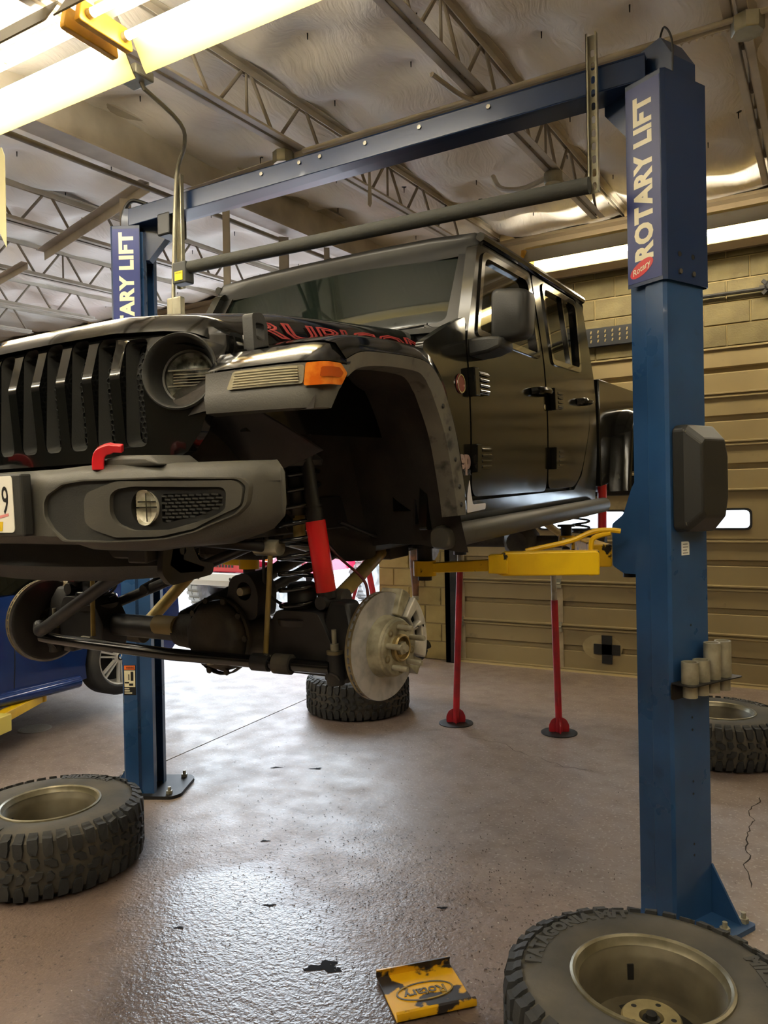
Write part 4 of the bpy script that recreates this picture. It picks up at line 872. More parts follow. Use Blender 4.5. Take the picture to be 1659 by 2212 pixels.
# ---- hood
def hoodz(u, v):
    a = abs(u); zb = 2.178+.105*v; zt = 2.287+.150*v-.03*v*v+.03*min(1, v/.3)-.02*v
    g = interp(a, [(0, 1), (.45, .99), (.52, .95), (.72, .90), (.84, .82), (.91, .66), (.955, .42), (.985, .14), (1, -.35)])
    return zb+(zt-zb)*g
def hoodp(U, V):
    u = U*2-1; xs = .60+.045*V; x = u*xs; a = abs(u)
    yf = interp(abs(x), PLANG)+.02+(.018 if a > .9 else 0); y = yf+(.815-yf)*V
    z = hoodz(u, V)-(.045*(1-V/.035)**2 if V < .035 else 0)
    return (x, y, z)
m = MB(); m.grid(hoodp, 56, 40); m.grid(lambda U, V: (hoodp(U, V)[0]*.97, hoodp(U, V)[1]+.02, hoodp(U, V)[2]-.03), 20, 12, flip=True); hood = m.build('hood', m_body, truck, 60)
for s in (1, -1):
    tx = text_mb('RUBICON', 1., 0, 0., outline=.03, spacing=1.0, res=2); xs_ = [p[0] for p in tx.v]; ys_ = [p[1] for p in tx.v]; x0, x1 = min(xs_), max(xs_); y0_, y1_ = min(ys_), max(ys_)
    def onhood(x, y, z):
        t = (x-x0)/(x1-x0); t = t if s > 0 else 1-t; yy = -.245+t*1.0
        h = .010+.055*(y-y0_)/(y1_-y0_)
        V = (yy+.37)/(1.185); V = max(0, min(1, V)); zz = 2.222+.062*(yy+.2)/.9+h-.010
        xx = .60+.045*V
        # find lateral place on the hood flank with this height
        lo_, hi_ = .6, 1.
        for _ in range(18):
            md = (lo_+hi_)/2
            if hoodz(md, V) > zz: lo_ = md
            else: hi_ = md
        return (s*(xx*lo_+.004+.02*z), yy, zz+.003)
    xf(tx, onhood).build('decal_lettering', m_redol, hood, 0)
    # latch
    m = MB(); po = rpoly([(-.012, 2.16), (.052, 2.155), (.062, 2.25), (.045, 2.278), (.0, 2.27)], .012); ho = rpoly([(.006, 2.20), (.04, 2.197), (.046, 2.245), (.010, 2.245)], .008)
    m.panel(po, [ho], lambda u, v, d: (s*(.612+d-.10*(v-2.2)), -.33+u, v), 0, .035); lt = m.build('hood_latch', m_plastd, truck, 30, bevel=.004)
    m = MB(); m.box((s*.60, -.325, 2.20), (s*.625, -.285, 2.215)); m.build('latch_tongue', m_chrome, lt, 0)
    # engine-bay side and vertical fender wall
    m = MB(); m.panel([(-.36, 1.95), (.45, 1.95), (.45, 2.25), (.1, 2.205), (-.36, 2.17)], [], lambda u, v, d: (s*(.625-d), u, v), 0, .02); m.build('fender_wall', m_body, truck, 0)
    # antenna base style washer nozzle / cowl bolt
    m = MB(); m.lathe([(0, .006), (.012, .006), (.014, 0)], 12, frame((s*.705, .62, 2.315), (0, 1, 0), (0, 0, 1), (s, 0, 0))); m.build('cowl_bolt', m_black, truck)
# ---- grille
gt = [(0, 2.275), (.30, 2.266), (.45, 2.255), (.55, 2.235), (.582, 2.212)]
go = [(x, z) for x, z in gt]+[(.588, 2.18), (.584, 2.13), (.566, 2.065), (.524, 1.956), (.486, 1.903), (.455, 1.885)]
go = go+[(-x, z) for x, z in go[::-1] if x > 0]
slots_ = []; 
for k in range(-3, 4):
    x = k*.1125; zt = 2.243-.0026*abs(k)**2; slots_.append(rpoly([(x-.0365, 1.922), (x+.0365, 1.922), (x+.037, zt), (x-.037, zt)], .024, 4))
hls = [circ(s*.475, 2.118, .098, .100, 36) for s in (1, -1)]
gf = lambda u, v, d: (u, yg(u, v)+d, v)
m = MB(); m.panel(go, slots_+hls, gf, 0, .03, frange(-.58, .58, 24), (1.95, 2.0, 2.06, 2.10, 2.12, 2.14, 2.18, 2.22)); grille = m.build('grille', m_body, truck, 35, bevel=.004)
m_mesh = mat('grille_mesh_black', '0d0d0d', .5)
for k, po in zip(range(-3, 4), slots_):
    x = k*.1125; cz_ = 2.08; inn = [(x+(p[0]-x)*.74, 2.085+(p[1]-2.085)*.925) for p in po]
    m = MB(); n = len(po); m.add([gf(*p, .004) for p in po]+[gf(*p, .045) for p in inn], [(i, (i+1) % n, n+(i+1) % n, n+i) for i in range(n)]); si = m.build('slot_surround', m_plastd, grille, 40)
    m = MB(); m.panel(inn, [], gf, .050, .055, (), (2.0, 2.06, 2.12, 2.18)); m.build('slot_backing', m_mesh, grille, 0)
hx = MB(); R = .016
for r in range(20):
    for c_ in range(3):
        zc_ = 1.94+r*.0165*.9; xc_ = (-.018+c_*.018)+(.009 if r % 2 else 0)
        if abs(xc_) > .024: continue
        hx.panel(circ(xc_, zc_, .0095, .0095, 6, pi/6), [circ(xc_, zc_, .0078, .0078, 6, pi/6)], lambda u, v, d: (u, .05*(2.12-v) if v < 2.12 else .32*(v-2.12), v+d*0) if 0 else (u, (.32*(v-2.12) if v > 2.12 else .05*(2.12-v))+d, v), 0, .006)
hxm = hx.mesh('honeycomb', m_plastd, 0)
for k in range(-3, 4): o = link('honeycomb', hxm, grille, Matrix.Translation((k*.1125, interp(abs(k*.1125), PLANG)+.043, 0))); o['kind'] = 'stuff'
m_refl_hl = mat('lamp_reflector', 'b5b3a8', .2, .3, c2='3a3834', ns=25)
for s in (1, -1):
    ax = Vector((s*.36, -.92, .13)).normalized(); xx = Vector((ax.y*-1, ax.x, 0)).normalized(); c = Vector((s*.475, yg(.475, 2.118)+.012, 2.118))
    F = frame(c, xx, ax.cross(xx), ax)
    m = MB(); m.lathe([(.104, -.004), (.107, .006), (.103, .012), (.097, .008), (.093, -.012), (.083, -.045), (.076, -.065)], 44, F); hl = m.build('headlight_bezel', m_plastd, truck, 50)
    m = MB(); m.lathe([(.078, -.062), (.076, -.054), (.070, -.056), (.070, -.075)], 40, F); m.build('lamp_ring', m_plast, hl, 40)
    m = MB(); m.lathe([(.072, -.075), (.058, -.095), (.025, -.105), (0, -.107)], 32, F); m.build('reflector', m_refl_hl, hl, 50)
    for zz, hh in ((.021, .004), (-.022, .004)):
        m = MB(); w = .062; m.box((-w, zz-hh/2, -.078), (w, zz+hh/2, -.066), F); m.build('lamp_divider', m_chrome, hl, 0)
    for i in range(4):
        m = MB(); m.box((-.052, .012-i*.008, -.092), (.052, .015-i*.008, -.080), F); m.build('lamp_vane', m_chrome, hl, 0)
    m = MB(); m.lathe([(.074, -.060), (.064, -.046), (.04, -.036), (0, -.032)], 36, F); m.build('lens', mat('headlight_glass', 'f0f3f0', .02, trans=1., ior=1.08), hl, 60)
# ---- front bumper
def zbot(x): return interp(abs(x), [(0, 1.664), (.30, 1.664), (.36, 1.65), (.53, 1.648), (.58, 1.656), (.70, 1.662), (.78, 1.695), (.82, 1.73)])
def ztop(x): return interp(abs(x), [(0, 1.868), (.22, 1.868), (.36, 1.874), (.6, 1.868), (.80, 1.866), (.82, 1.84)])
xsb = [-.816, -.812, -.80, -.78, -.755, -.74, -.70, -.64, -.58, -.52, -.46, -.435, -.36, -.30, -.25, -.20, -.15, -.08, 0]; xsb = xsb+[-x for x in xsb[::-1][1:]]
rings = []
for x in xsb:
    y = ybm(x); zb, zt = zbot(x), ztop(x); e = min(1, (.83-abs(x))/.06)
    pb = interp(abs(x), [(.45, 1.694), (.6, 1.694), (.68, 1.710), (.76, 1.752)]) if abs(x) < .76 else zb+.06
    pr_ = .055 if .45 < abs(x) < .75 else 0
    rec = interp(abs(x), [(.15, .018), (.25, 0)])       # shallower centre for the plate
    yk = -.448 if abs(x) > .65 else y+.22
    rings.append([(x, yk, zt-.012), (x, min(yk-.008, y+.07), zt), (x, min(yk-.012, y+.03), zt-.003), (x, min(yk-.015, y+.008+rec), zt-.022), (x, y+rec, zt-.040), (x, y+rec+pr_, 1.814), (x, y+rec+pr_, pb+.014), (x, y+rec, pb), (x, min(yk-.015, y+.010+rec), zb+.022), (x, min(yk-.012, y+.035), zb+.008), (x, min(yk-.008, y+.09), zb), (x, yk, zb+.03)])
m = MB(); m.loft(rings); bumper = m.build('front_bumper', m_plast, truck, 50)
bf = lambda sgn, dd: (lambda u, v, d: (sgn*u, ybm(u)-dd+d, v))
UB = frange(.24, .80, 24)
pod = rpoly([(.249, 1.781), (.262, 1.80), (.322, 1.826), (.388, 1.832), (.62, 1.830), (.762, 1.822), (.775, 1.805), (.769, 1.759), (.752, 1.738), (.679, 1.703), (.612, 1.688), (.486, 1.684), (.317, 1.686), (.274, 1.714), (.249, 1.746)], .008, 2)
bez = rpoly([(.394, 1.787), (.405, 1.803), (.495, 1.828), (.757, 1.819), (.770, 1.801), (.764, 1.757), (.679, 1.708), (.60, 1.692), (.486, 1.692), (.414, 1.714), (.392, 1.731)], .010, 3)
bin_ = rpoly([(.475, 1.795), (.494, 1.809), (.537, 1.814), (.735, 1.804), (.741, 1.791), (.738, 1.749), (.708, 1.73), (.62, 1.707), (.53, 1.708), (.488, 1.725), (.473, 1.751)], .012, 3)
fogh = circ(.556, 1.762, .034, .043, 28); meshp = rpoly([(.602, 1.793), (.728, 1.789), (.728, 1.757), (.684, 1.738), (.600, 1.722)], .01, 3)
for s in (1, -1):
    cx_, cz_ = .51, 1.757
    sc_ = lambda P, k, kz=None: [(cx_+(p[0]-cx_)*k, cz_+(p[1]-cz_)*(kz or k)) for p in P]
    m = MB(); m.panel(sc_(pod, 1.02, 1.05), [pod], bf(s, .016), 0, .03, UB); m.build('pod_lip', m_plast, bumper, 40, bevel=.005)
    m = MB(); m.panel(pod, [bez], bf(s, .006), 0, .02, UB); m.build('pod_face', m_plastd, bumper, 40, bevel=.003)
    m = MB(); m.panel(bez, [bin_], bf(s, .016), 0, .03, UB); m.build('pod_bezel', m_plast, bumper, 40, bevel=.006)
    m = MB(); m.panel(bin_, [fogh, meshp], bf(s, .004), 0, .02, UB); m.build('fog_surround', m_black, bumper, 40, bevel=.004)
    m = MB(); m.panel(meshp, [], bf(s, -.006), 0, .006, UB); m.build('mesh_backing', m_mesh, bumper, 0)
    mm = MB()
    for r in range(8):
        for c_ in range(9):
            u = .602+c_*.0155+(.0075 if r % 2 else 0); v = 1.788-r*.0085
            if v < interp(u, [(.60, 1.726), (.684, 1.740), (.728, 1.76)]) or u > .722: continue
            mm.prism([(u, v-.002), (u+.012, v-.0035), (u+.012, v+.001), (u, v+.0025)], bf(s, .004), -.002, .010)
    o = mm.build('mesh_insert', m_plastd, bumper, 0); o['kind'] = 'stuff'
    c = Vector((s*.560, ybm(.556)-.006, 1.762)); F = frame(c, (-s*1, 0, 0), (0, 0, 1), (0, -1, 0)) if s < 0 else frame(c, (1, 0, 0), (0, 0, 1), (0, -1, 0))
    m = MB(); m.lathe([(.043, .0), (.038, -.013), (.02, -.022), (0, -.024)], 28, F); fg = m.build('fog_lamp', mat('fog_reflector', 'e8e5d8', .25, .1, c2='b5b19c', ns=30), bumper, 40)
    m = MB(); m.box((-.002, -.034, -.022), (.002, .034, -.008), F); m.box((-.034, -.002, -.022), (.034, .002, -.008), F); m.box((-.03, .012, -.022), (.03, .015, -.01), F); m.build('fog_vane', m_chrome, fg, 0)
    m = MB(); m.lathe([(.042, .001), (.03, .006), (0, .008)], 28, F); m.build('fog_lens', mat('fog_glass', 'ececE4'.lower(), .02, trans=1., ior=1.06), fg, 60)
    # mound and tow hook
    m = MB(); m.loft([[(s*x, y, z) for x, z in ((.32, 1.860), (.385, 1.884), (.46, 1.892), (.56, 1.888), (.60, 1.862))] for y in (-.655, -.50)]); m.build('bumper_mound', m_plast, bumper, 40, bevel=.01)
    m = MB(); m.tube(smooth_path([(s*.408, -.672, 1.858), (s*.410, -.672, 1.885), (s*.418, -.668, 1.903), (s*.437, -.655, 1.911), (s*.462, -.64, 1.909)], 4), [.020]*9+[.018]*4+[.014]*4, 4); m.build('tow_hook', mat('hook_red', 'd3212b', .3, coat=.6), truck, 30, bevel=.004)
# licence plate
m = MB(); m.box((-.17, -.722, 1.695), (.17, -.69, 1.86)); hd = m.build('plate_holder', m_plastd, truck, 0, bevel=.006)
m = MB(); m.box((-.150, -.727, 1.703), (.118, -.722, 1.855)) if 0 else m.panel(rpoly([(-.148, 1.706), (.136, 1.706), (.136, 1.855), (-.148, 1.855)], .012), [], lambda u, v, d: (u, -.7225-d, v), 0, .002); lp = m.build('licence_plate', mat('plate_white', 'dedbd0', .4), hd, 0)
t = text_mb('9', .105, .0005, .0); t = xf(t, lambda x, y, z: (.104+x*.58, -.7250-z, 1.787+y)); t.build('plate_number', m_black, lp, 0)
m = MB(); m.panel([(.055, 1.71), (.085, 1.71), (.09, 1.735), (.07, 1.735)], [], lambda u, v, d: (u, -.7248-d, v), 0, .0004); m.build('plate_print', mat('plate_yellow', 'd8b51c', .5), lp, 0)
m = MB(); m.panel([(.07, 1.742), (.115, 1.75), (.115, 1.757), (.07, 1.75)], [], lambda u, v, d: (u, -.7248-d, v), 0, .0004); m.build('plate_print', mat('plate_pink', 'd98a86', .5), lp, 0)
# lower air dam / skid plate
rings = []
for x in frange(-.46, .46, 20):
    k = abs(x)/.46; y = -.60+.10*k*k; rings.append([(x, y+.02, 1.665), (x, y-.0, 1.60), (x, y+.035, 1.555+.02*k**4), (x, y+.12, 1.548+.02*k**4), (x, y+.13, 1.56+.02*k**4), (x, y+.05, 1.61), (x, y+.06, 1.665)])
m = MB(); m.loft(rings); dam = m.build('air_dam', m_plastd, truck, 50)
for s in (1, -1):
    m = MB(); m.panel(rpoly([(-.52, 1.66), (-.42, 1.66), (-.39, 1.60), (-.33, 1.585), (-.34, 1.555), (-.50, 1.545), (-.53, 1.58)], .012), [circ(-.45, 1.635, .012, .012, 12)], lambda u, v, d: (s*(.44+d), u, v), 0, .02); m.build('bracket', m_chass, dam, 30, bevel=.006)
# ---- front fender flares
FO = [(-.315, 2.115), (-.24, 2.142), (-.115, 2.154), (.074, 2.161), (.165, 2.150), (.225, 2.115), (.268, 2.069), (.341, 1.935), (.389, 1.758), (.392, 1.674)]
FI = [(-.302, 2.072), (-.235, 2.103), (-.092, 2.121), (.08, 2.124), (.135, 2.110), (.165, 2.085), (.19, 2.06), (.271, 1.935), (.326, 1.76), (.344, 1.674)]
FT = [(-.335, 2.160), (-.24, 2.186), (-.10, 2.199), (.09, 2.207), (.185, 2.193), (.26, 2.145), (.31, 2.09), (.385, 1.945), (.435, 1.765), (.44, 1.674)]
def res(P, n=5): return [tuple(p)[:2] for p in smooth_path([(a, b, 0) for a, b in P], n)]
fo, fi, ft = res(FO), res(FI), res(FT)
for s in (1, -1):
    n = len(fo)
    m = MB(); vs = [(s*.926, *fo[i]) for i in range(n)]+[(s*.918, *fi[i]) for i in range(n)]+[(s*.86, fi[i][0], fi[i][1]-.005) for i in range(n)]
    m.add(vs, [(k*n+i, k*n+i+1, (k+1)*n+i+1, (k+1)*n+i) for k in range(2) for i in range(n-1)]); lipo = m.build('flare_lip', m_flarelip, truck, 50)
    m = MB(); K = 0; vs = [(s*.62, a, b+.012) for a, b in ft[K:]]+[(s*.76, a, b+.014) for a, b in ft[K:]]+[(s*.87, a, b+.008) for a, b in ft[K:]]+[(s*.908, a, b-.004) for a, b in ft[K:]]+[(s*.925, fo[i][0], fo[i][1]+.002) for i in range(K, n)]
    q = n-K; m.add(vs, [(k*q+i, k*q+i+1, (k+1)*q+i+1, (k+1)*q+i) for k in range(4) for i in range(q-1)]); flr = m.build('front_fender', m_body, truck, 60)
    # front wing: top skin, lamp face, lower face, wrapping round to the wheel opening
    PF = [(.60, -.478), (.66, -.477), (.74, -.470), (.82, -.458), (.87, -.444), (.905, -.418), (.922, -.39), (.926, -.34), (.927, -.30)]
    def row(dz, dy, dx=0, n_=None):
        out_ = []
        for x, y in PF:
            z = dz(x) if callable(dz) else dz; lim = interp(z, [(1.984, -.397), (2.02, -.374), (2.058, -.328), (2.10, -.30)])
            yy = y+dy
            if x > .9 and dy < .05: yy = min(yy, lim)
            out_.append((s*(x+dx*(x-.6)/.3), yy, z))
        return out_
    R0 = row(lambda x: 2.17+.01*(x-.6)/.3, .16, -.04); R1 = row(lambda x: 2.150+.004*(x-.6)/.3, .06, -.02); R2 = row(lambda x: 2.10+.004*(x-.6)/.3, .004)
    q = len(PF); m = MB(); m.add(R0+R1+R2, [(k*q+i, k*q+i+1, (k+1)*q+i+1, (k+1)*q+i) for k in range(2) for i in range(q-1)]); m.build('wing_top', m_body, truck, 60)
    R2b = row(lambda x: 2.096+.004*(x-.6)/.3, .010); R3 = row(lambda x: 2.094+.004*(x-.6)/.3, -.002); R4 = row(2.042, -.006); R5 = row(2.034, -.012); R6 = row(lambda x: 1.992-.004*(x-.6)/.3, -.006); R7 = row(1.986, .03)
    m = MB(); RR_ = R2b+R3+R4+R5+R6+R7; m.add(RR_, [(k*q+i, k*q+i+1, (k+1)*q+i+1, (k+1)*q+i) for k in range(5) for i in range(q-1)])
    m.add([R2b[0], R3[0], R4[0], R5[0], R6[0], R7[0], (s*.60, -.42, 1.99), (s*.60, -.40, 2.1)], [tuple(range(8))]); wf_ = m.build('wing_face', m_plast, truck, 50)
    def onwing(u, z, d):   # u: index along PF in metres of x
        x = min(u, .926); y = interp(u, PF) if u <= .922 else -.39+(u-.922)*1.3
        return (s*(min(u, .922)+(d if u > .9 else d*.2)), y-(d if u < .922 else 0), z)
    m = MB(); m.panel(rpoly([(.672, 2.046), (.88, 2.046), (.885, 2.092), (.695, 2.09)], .008), [], onwing, .004, .012, frange(.68, .88, 8)); dl = m.build('running_lamp', mat('running_lamp_lens', '8f8b78', .18, c2='a39d84', ns=3, coat=1.), wf_, 40)
    for i in range(6):
        m = MB(); z = 2.052+i*.0065; m.panel([(.69+.002*i, z), (.872, z), (.872, z+.0028), (.69+.002*i, z+.0028)], [], onwing, .012, .0145, frange(.70, .88, 8)); m.build('lamp_rib', mat('lamp_rib_pale', 'b5ae92', .15, coat=1.), dl, 40)
    m = MB(); m.panel(rpoly([(.884, 2.040), (.940, 2.044), (.962, 2.075), (.940, 2.098), (.890, 2.096)], .006), [], onwing, .003, .020, frange(.89, .95, 6)); am = m.build('marker_lamp', m_amber, wf_, 40)
    m = MB(); m.panel(rpoly([(.905, 2.060), (.935, 2.062), (.945, 2.074), (.932, 2.086), (.908, 2.084)], .004), [], onwing, .020, .023, frange(.905, .945, 5)); m.build('marker_core', mat('amber_deep', 'b04a10', .15, coat=1.), am, 40)
    m = MB(); m.box((s*.60, -.47, 2.03), (s*.66, -.455, 2.04)); m.build('wing_tab', m_plast, wf_, 0)
    # wheel-arch liner
    LP = res([(-.44, 1.985), (-.41, 2.05), (-.31, 2.11), (-.1, 2.145), (.10, 2.148), (.215, 2.085), (.315, 1.94), (.375, 1.76), (.41, 1.65), (.46, 1.54)], 4); q = len(LP)
    m = MB(); vs = []
    for x in (.40, .55, .70, .86, .905): vs += [(s*x, a+(0.10*(.86-x)/.46 if a > .2 else 0), b+(.02 if .5 < x < .8 else 0)) for a, b in LP]
    m.add(vs, [(k*q+i, k*q+i+1, (k+1)*q+i+1, (k+1)*q+i) for k in range(4) for i in range(q-1)]); ln = m.build('arch_liner', m_felt, truck, 60)
    m = MB(); m.panel(rpoly([(-.44, 1.72), (-.30, 1.78), (-.05, 1.74), (.06, 1.66), (.25, 1.64), (.42, 1.50), (.56, 1.50), (.56, 1.75), (.42, 2.0), (.2, 2.12), (-.2, 2.12), (-.44, 2.0)], .03), [], lambda u, v, d: (s*(.46-d-.04*sin(9*u+3*v)), u, v), 0, .02, frange(-.4, .5, 10), frange(1.55, 2.1, 6)); m.build('inner_fender', m_felt, truck, 50)
    m = MB(); m.grid(lambda u, v: (s*(.40+.30*u), -.40+.20*v+.05*u*v+.03*sin(6*u+2*v), 2.0-.135*v+.018*sin(8*u)*v-.02*v*sin(3*u+1)), 16, 12); m.grid(lambda u, v: (s*(.40+.30*u), -.385+.20*v+.05*u*v+.03*sin(6*u+2*v), 2.0-.135*v+.018*sin(8*u)*v-.02*v*sin(3*u+1)), 4, 4, flip=True); m.build('splash_shield', mat('shield_plastic', '2e2d2e', .5, c2='3a3838', ns=6), truck, 60)
    m = MB(); m.lathe([(0, 0), (.03, 0), (.034, .006), (0, .008)], 20, frame((s*.472, .02, 1.60+.08), (0, 1, 0), (0, 0, 1), (s, 0, 0))); m.build('plug', m_black, truck)
    bm_ = MB(); bm_.lathe([(0, .004), (.007, .004), (.008, 0)], 8)
    for a, b in ((.23, 2.03), (.275, 1.96), (.31, 1.86), (.335, 1.77), (.345, 1.71)):
        o = link('flare_clip', bm_.mesh('flare_clip', m_black, 30), lipo); o.matrix_local = frame((s*.922, a+.022, b), (0, 1, 0), (0, 0, 1), (s, 0, 0))
# ---- door mirrors
for s in (1, -1):
    m = MB(); rings = []
    for y, k in ((.835, .80), (.85, .97), (.88, 1), (.93, 1), (.945, .94)):
        po = rpoly([(.855, 2.315), (1.0, 2.325), (1.012, 2.505), (.862, 2.525)], .035, 4); cx_, cz_ = .93, 2.42
        rings.append([(s*(cx_+(a-cx_)*k), y, cz_+(b-cz_)*k) for a, b in po])
    m.loft(rings); mi = m.build('door_mirror', m_plastd, truck, 50)
    m = MB(); m.loft([[(s*x, y, z) for y, z in ((.80, z0), (.80, z1), (.93, z1), (.95, z0))] for x, z0, z1 in ((.775, 2.265, 2.335), (.86, 2.272, 2.335), (.915, 2.29, 2.33))]); m.build('mirror_arm', m_plastd, mi, 40, bevel=.012)
    m = MB(); po = rpoly([(.866, 2.325), (.99, 2.335), (1.0, 2.495), (.872, 2.515)], .03, 4); m.panel(po, [], lambda u, v, d: (s*u, .947+d, v), 0, .003); m.build('mirror_glass', m_chrome, mi, 0)
# ---- bed
for s in (1, -1):
    m = MB(); m.panel([(2.735, 1.70), (3.03, 1.72), (3.10, 2.02), (3.25, 2.14), (3.72, 2.14), (3.88, 2.02), (3.95, 1.72), (4.42, 1.74), (4.42, 2.35), (2.735, 2.35)], [], lambda u, v, d: (s*(.79-d), u, v), 0, .04); m.build('bed_side', m_dusty, truck, 30, bevel=.008)
    P = res([(2.93, 1.665), (2.97, 1.80), (3.04, 2.03), (3.12, 2.13), (3.25, 2.18), (3.5, 2.19), (3.74, 2.18), (3.88, 2.12), (3.96, 2.0), (4.03, 1.70)], 4); q = len(P); cxr, czr = 3.48, 1.70
    vs = []
    for x, k in ((.785, 1.04), (.86, 1.035), (.905, 1.0), (.92, .965), (.91, .91), (.80, .90)): vs += [(s*x, cxr+(a-cxr)*k, czr+(b-czr)*k) for a, b in P]
    m = MB(); m.add(vs, [(k*q+i, k*q+i+1, (k+1)*q+i+1, (k+1)*q+i) for k in range(5) for i in range(q-1)]); m.build('rear_flare', m_dusty, truck, 60)
    m = MB(); m.box((s*.72, 4.42, 1.85), (s*.80, 4.46, 2.25)); m.build('tail_lamp', m_red, truck, 0, bevel=.008)
m = MB(); m.box((-.75, 2.74, 1.78), (.75, 4.42, 1.82)); m.box((-.75, 2.74, 1.78), (.75, 2.78, 2.34)); m.build('bed_floor', m_dusty, truck, 0)
m = MB(); m.box((-.72, 4.40, 1.78), (.72, 4.46, 2.33)); m.build('tailgate', m_dusty, truck, 0, bevel=.01)
m = MB(); m.loft([[(x, y, z) for y, z in ((4.42, 1.58), (4.56, 1.58), (4.60, 1.66), (4.58, 1.74), (4.42, 1.74))] for x in (-.82, .82)]); m.build('rear_bumper', m_plastd, truck, 30, bevel=.01)
# ---- chassis
m = MB()
for s in (1, -1):
    m = MB(); m.loft([[(s*(.40+a), y, z+b) for a, b in ((-.035, -.06), (.035, -.06), (.035, .06), (-.035, .06))] for y, z in ((-.56, 1.67), (-.3, 1.70), (.4, 1.69), (.62, 1.58), (2.7, 1.57), (3.0, 1.66), (3.7, 1.70), (4.4, 1.68))]); m.build('frame_rail', m_chass, truck, 20, bevel=.006)
for y, z in ((-.50, 1.66), (.95, 1.56), (1.9, 1.56), (2.9, 1.64), (4.2, 1.66)):
    m = MB(); m.box((-.40, y-.05, z-.04), (.40, y+.05, z+.04)); m.build('crossmember', m_chass, truck, 0, bevel=.006)
m = MB(); m.loft([[(a, y, z) for a, z in ((-.16*k, 1.52), (.16*k, 1.52), (.2*k, 1.75), (-.2*k, 1.75))] for y, k in ((.25, 1.0), (.8, 1.2), (1.0, .8), (1.75, .7))]); m.build('gearbox', m_cast, truck, 30, bevel=.02)
m = MB(); m.box((-.22, .10, 1.62), (.24, .45, 2.05)); m.build('engine_block', m_cast, truck, 0, bevel=.03)
m = MB(); m.box((-.34, 1.0, 1.475), (.36, 1.75, 1.50)); m.build('skid_plate', m_chass, truck, 0, bevel=.01)
m = MB(); m.box((.06, 1.85, 1.50), (.36, 2.75, 1.62)); m.build('fuel_tank', m_plastd, truck, 0, bevel=.03)
m = MB(); m.tube(smooth_path([(.25, .3, 1.6), (.30, .7, 1.50), (.20, 1.2, 1.52), (-.1, 2.0, 1.52), (-.25, 3.0, 1.6), (-.45, 4.2, 1.62)], 5), .032, 10); m.build('exhaust_pipe', m_galv, truck)
m = MB(); m.tube([(-.05, .05, 1.33), (-.02, 1.1, 1.55)], .03, 10); m.build('driveshaft', m_chass, truck)
m = MB(); m.tube([(0, 1.8, 1.55), (.0, 3.4, 1.42)], .04, 10); m.build('driveshaft', m_chass, truck)
for xx, yy, w_ in ((.62, .95, .10), (.6, 1.5, .16), (.58, 2.1, .12), (.66, 1.25, .06)):
    m = MB(); m.box((xx-.06, yy, 1.53), (xx+.06, yy+w_*2, 1.59)); m.build('underbody_box', m_chass, truck, 0, bevel=.012)
# fuel/brake lines
m = MB(); m.tube(smooth_path([(.48, .3, 1.66), (.5, .7, 1.555), (.5, 1.4, 1.54), (.5, 2.2, 1.55)], 5), .007, 6); m.build('brake_line', m_chass, truck)
# ---- front axle
bolt2 = boltmesh(.011, .007, m_cast)
AZ, AY = 1.290, .035
m = MB(); m.tube([(-.62, AY, AZ), (.62, AY, AZ)], .042, 16); m.build('axle_tube', m_chass, truck)
m = MB(); rings = []
for y, k in ((-.135, .55), (-.125, .78), (-.085, .98), (-.03, 1.0), (.06, .9), (.13, .55)):
    rings.append([(.20+.125*k*cos(a)*(1 if cos(a) > 0 else 1.1), AY+y, AZ+.012+.125*k*sin(a)) for a in frange(0, 2*pi, 9)[:-1]])
m.loft(rings); df = m.build('differential', m_cast, truck, 30, bevel=.008)
m = MB(); m.lathe([(.128, 0), (.134, .006), (.134, .02), (.128, .026)], 28, frame((.20, AY-.062, AZ+.012), (1, 0, 0), (0, 0, 1), (0, -1, 0))); m.build('cover_flange', m_cast, df, 30)
for a in frange(0, 2*pi, 10)[:-1]: o = link('bolt', bolt2, df); o.matrix_local = axisM((.20+.124*cos(a), AY-.09, AZ+.012+.124*sin(a)), (0, -1, 0))
m = MB(); m.lathe([(0, .02), (.012, .02), (.014, 0)], 6, frame((.215, AY-.132, AZ-.06), (1, 0, 0), (0, 0, 1), (0, -1, 0))); m.build('drain_plug', m_zinc, df, 0)
m = MB(); m.cyl((-.05, AY, AZ), (.09, AY, AZ), .058, 16, .07); m.build('tube_collar', m_cast, truck)
m = MB(); m.cyl((.30, AY, AZ), (.38, AY, AZ), .07, 16, .06); m.build('tube_collar', m_cast, truck)
m = MB(); m.cyl((-.14, AY-.03, AZ+.02), (-.04, AY-.03, AZ+.02), .035, 12); m.build('axle_label', mat('label_tan', '9b8a5c', .6), truck)
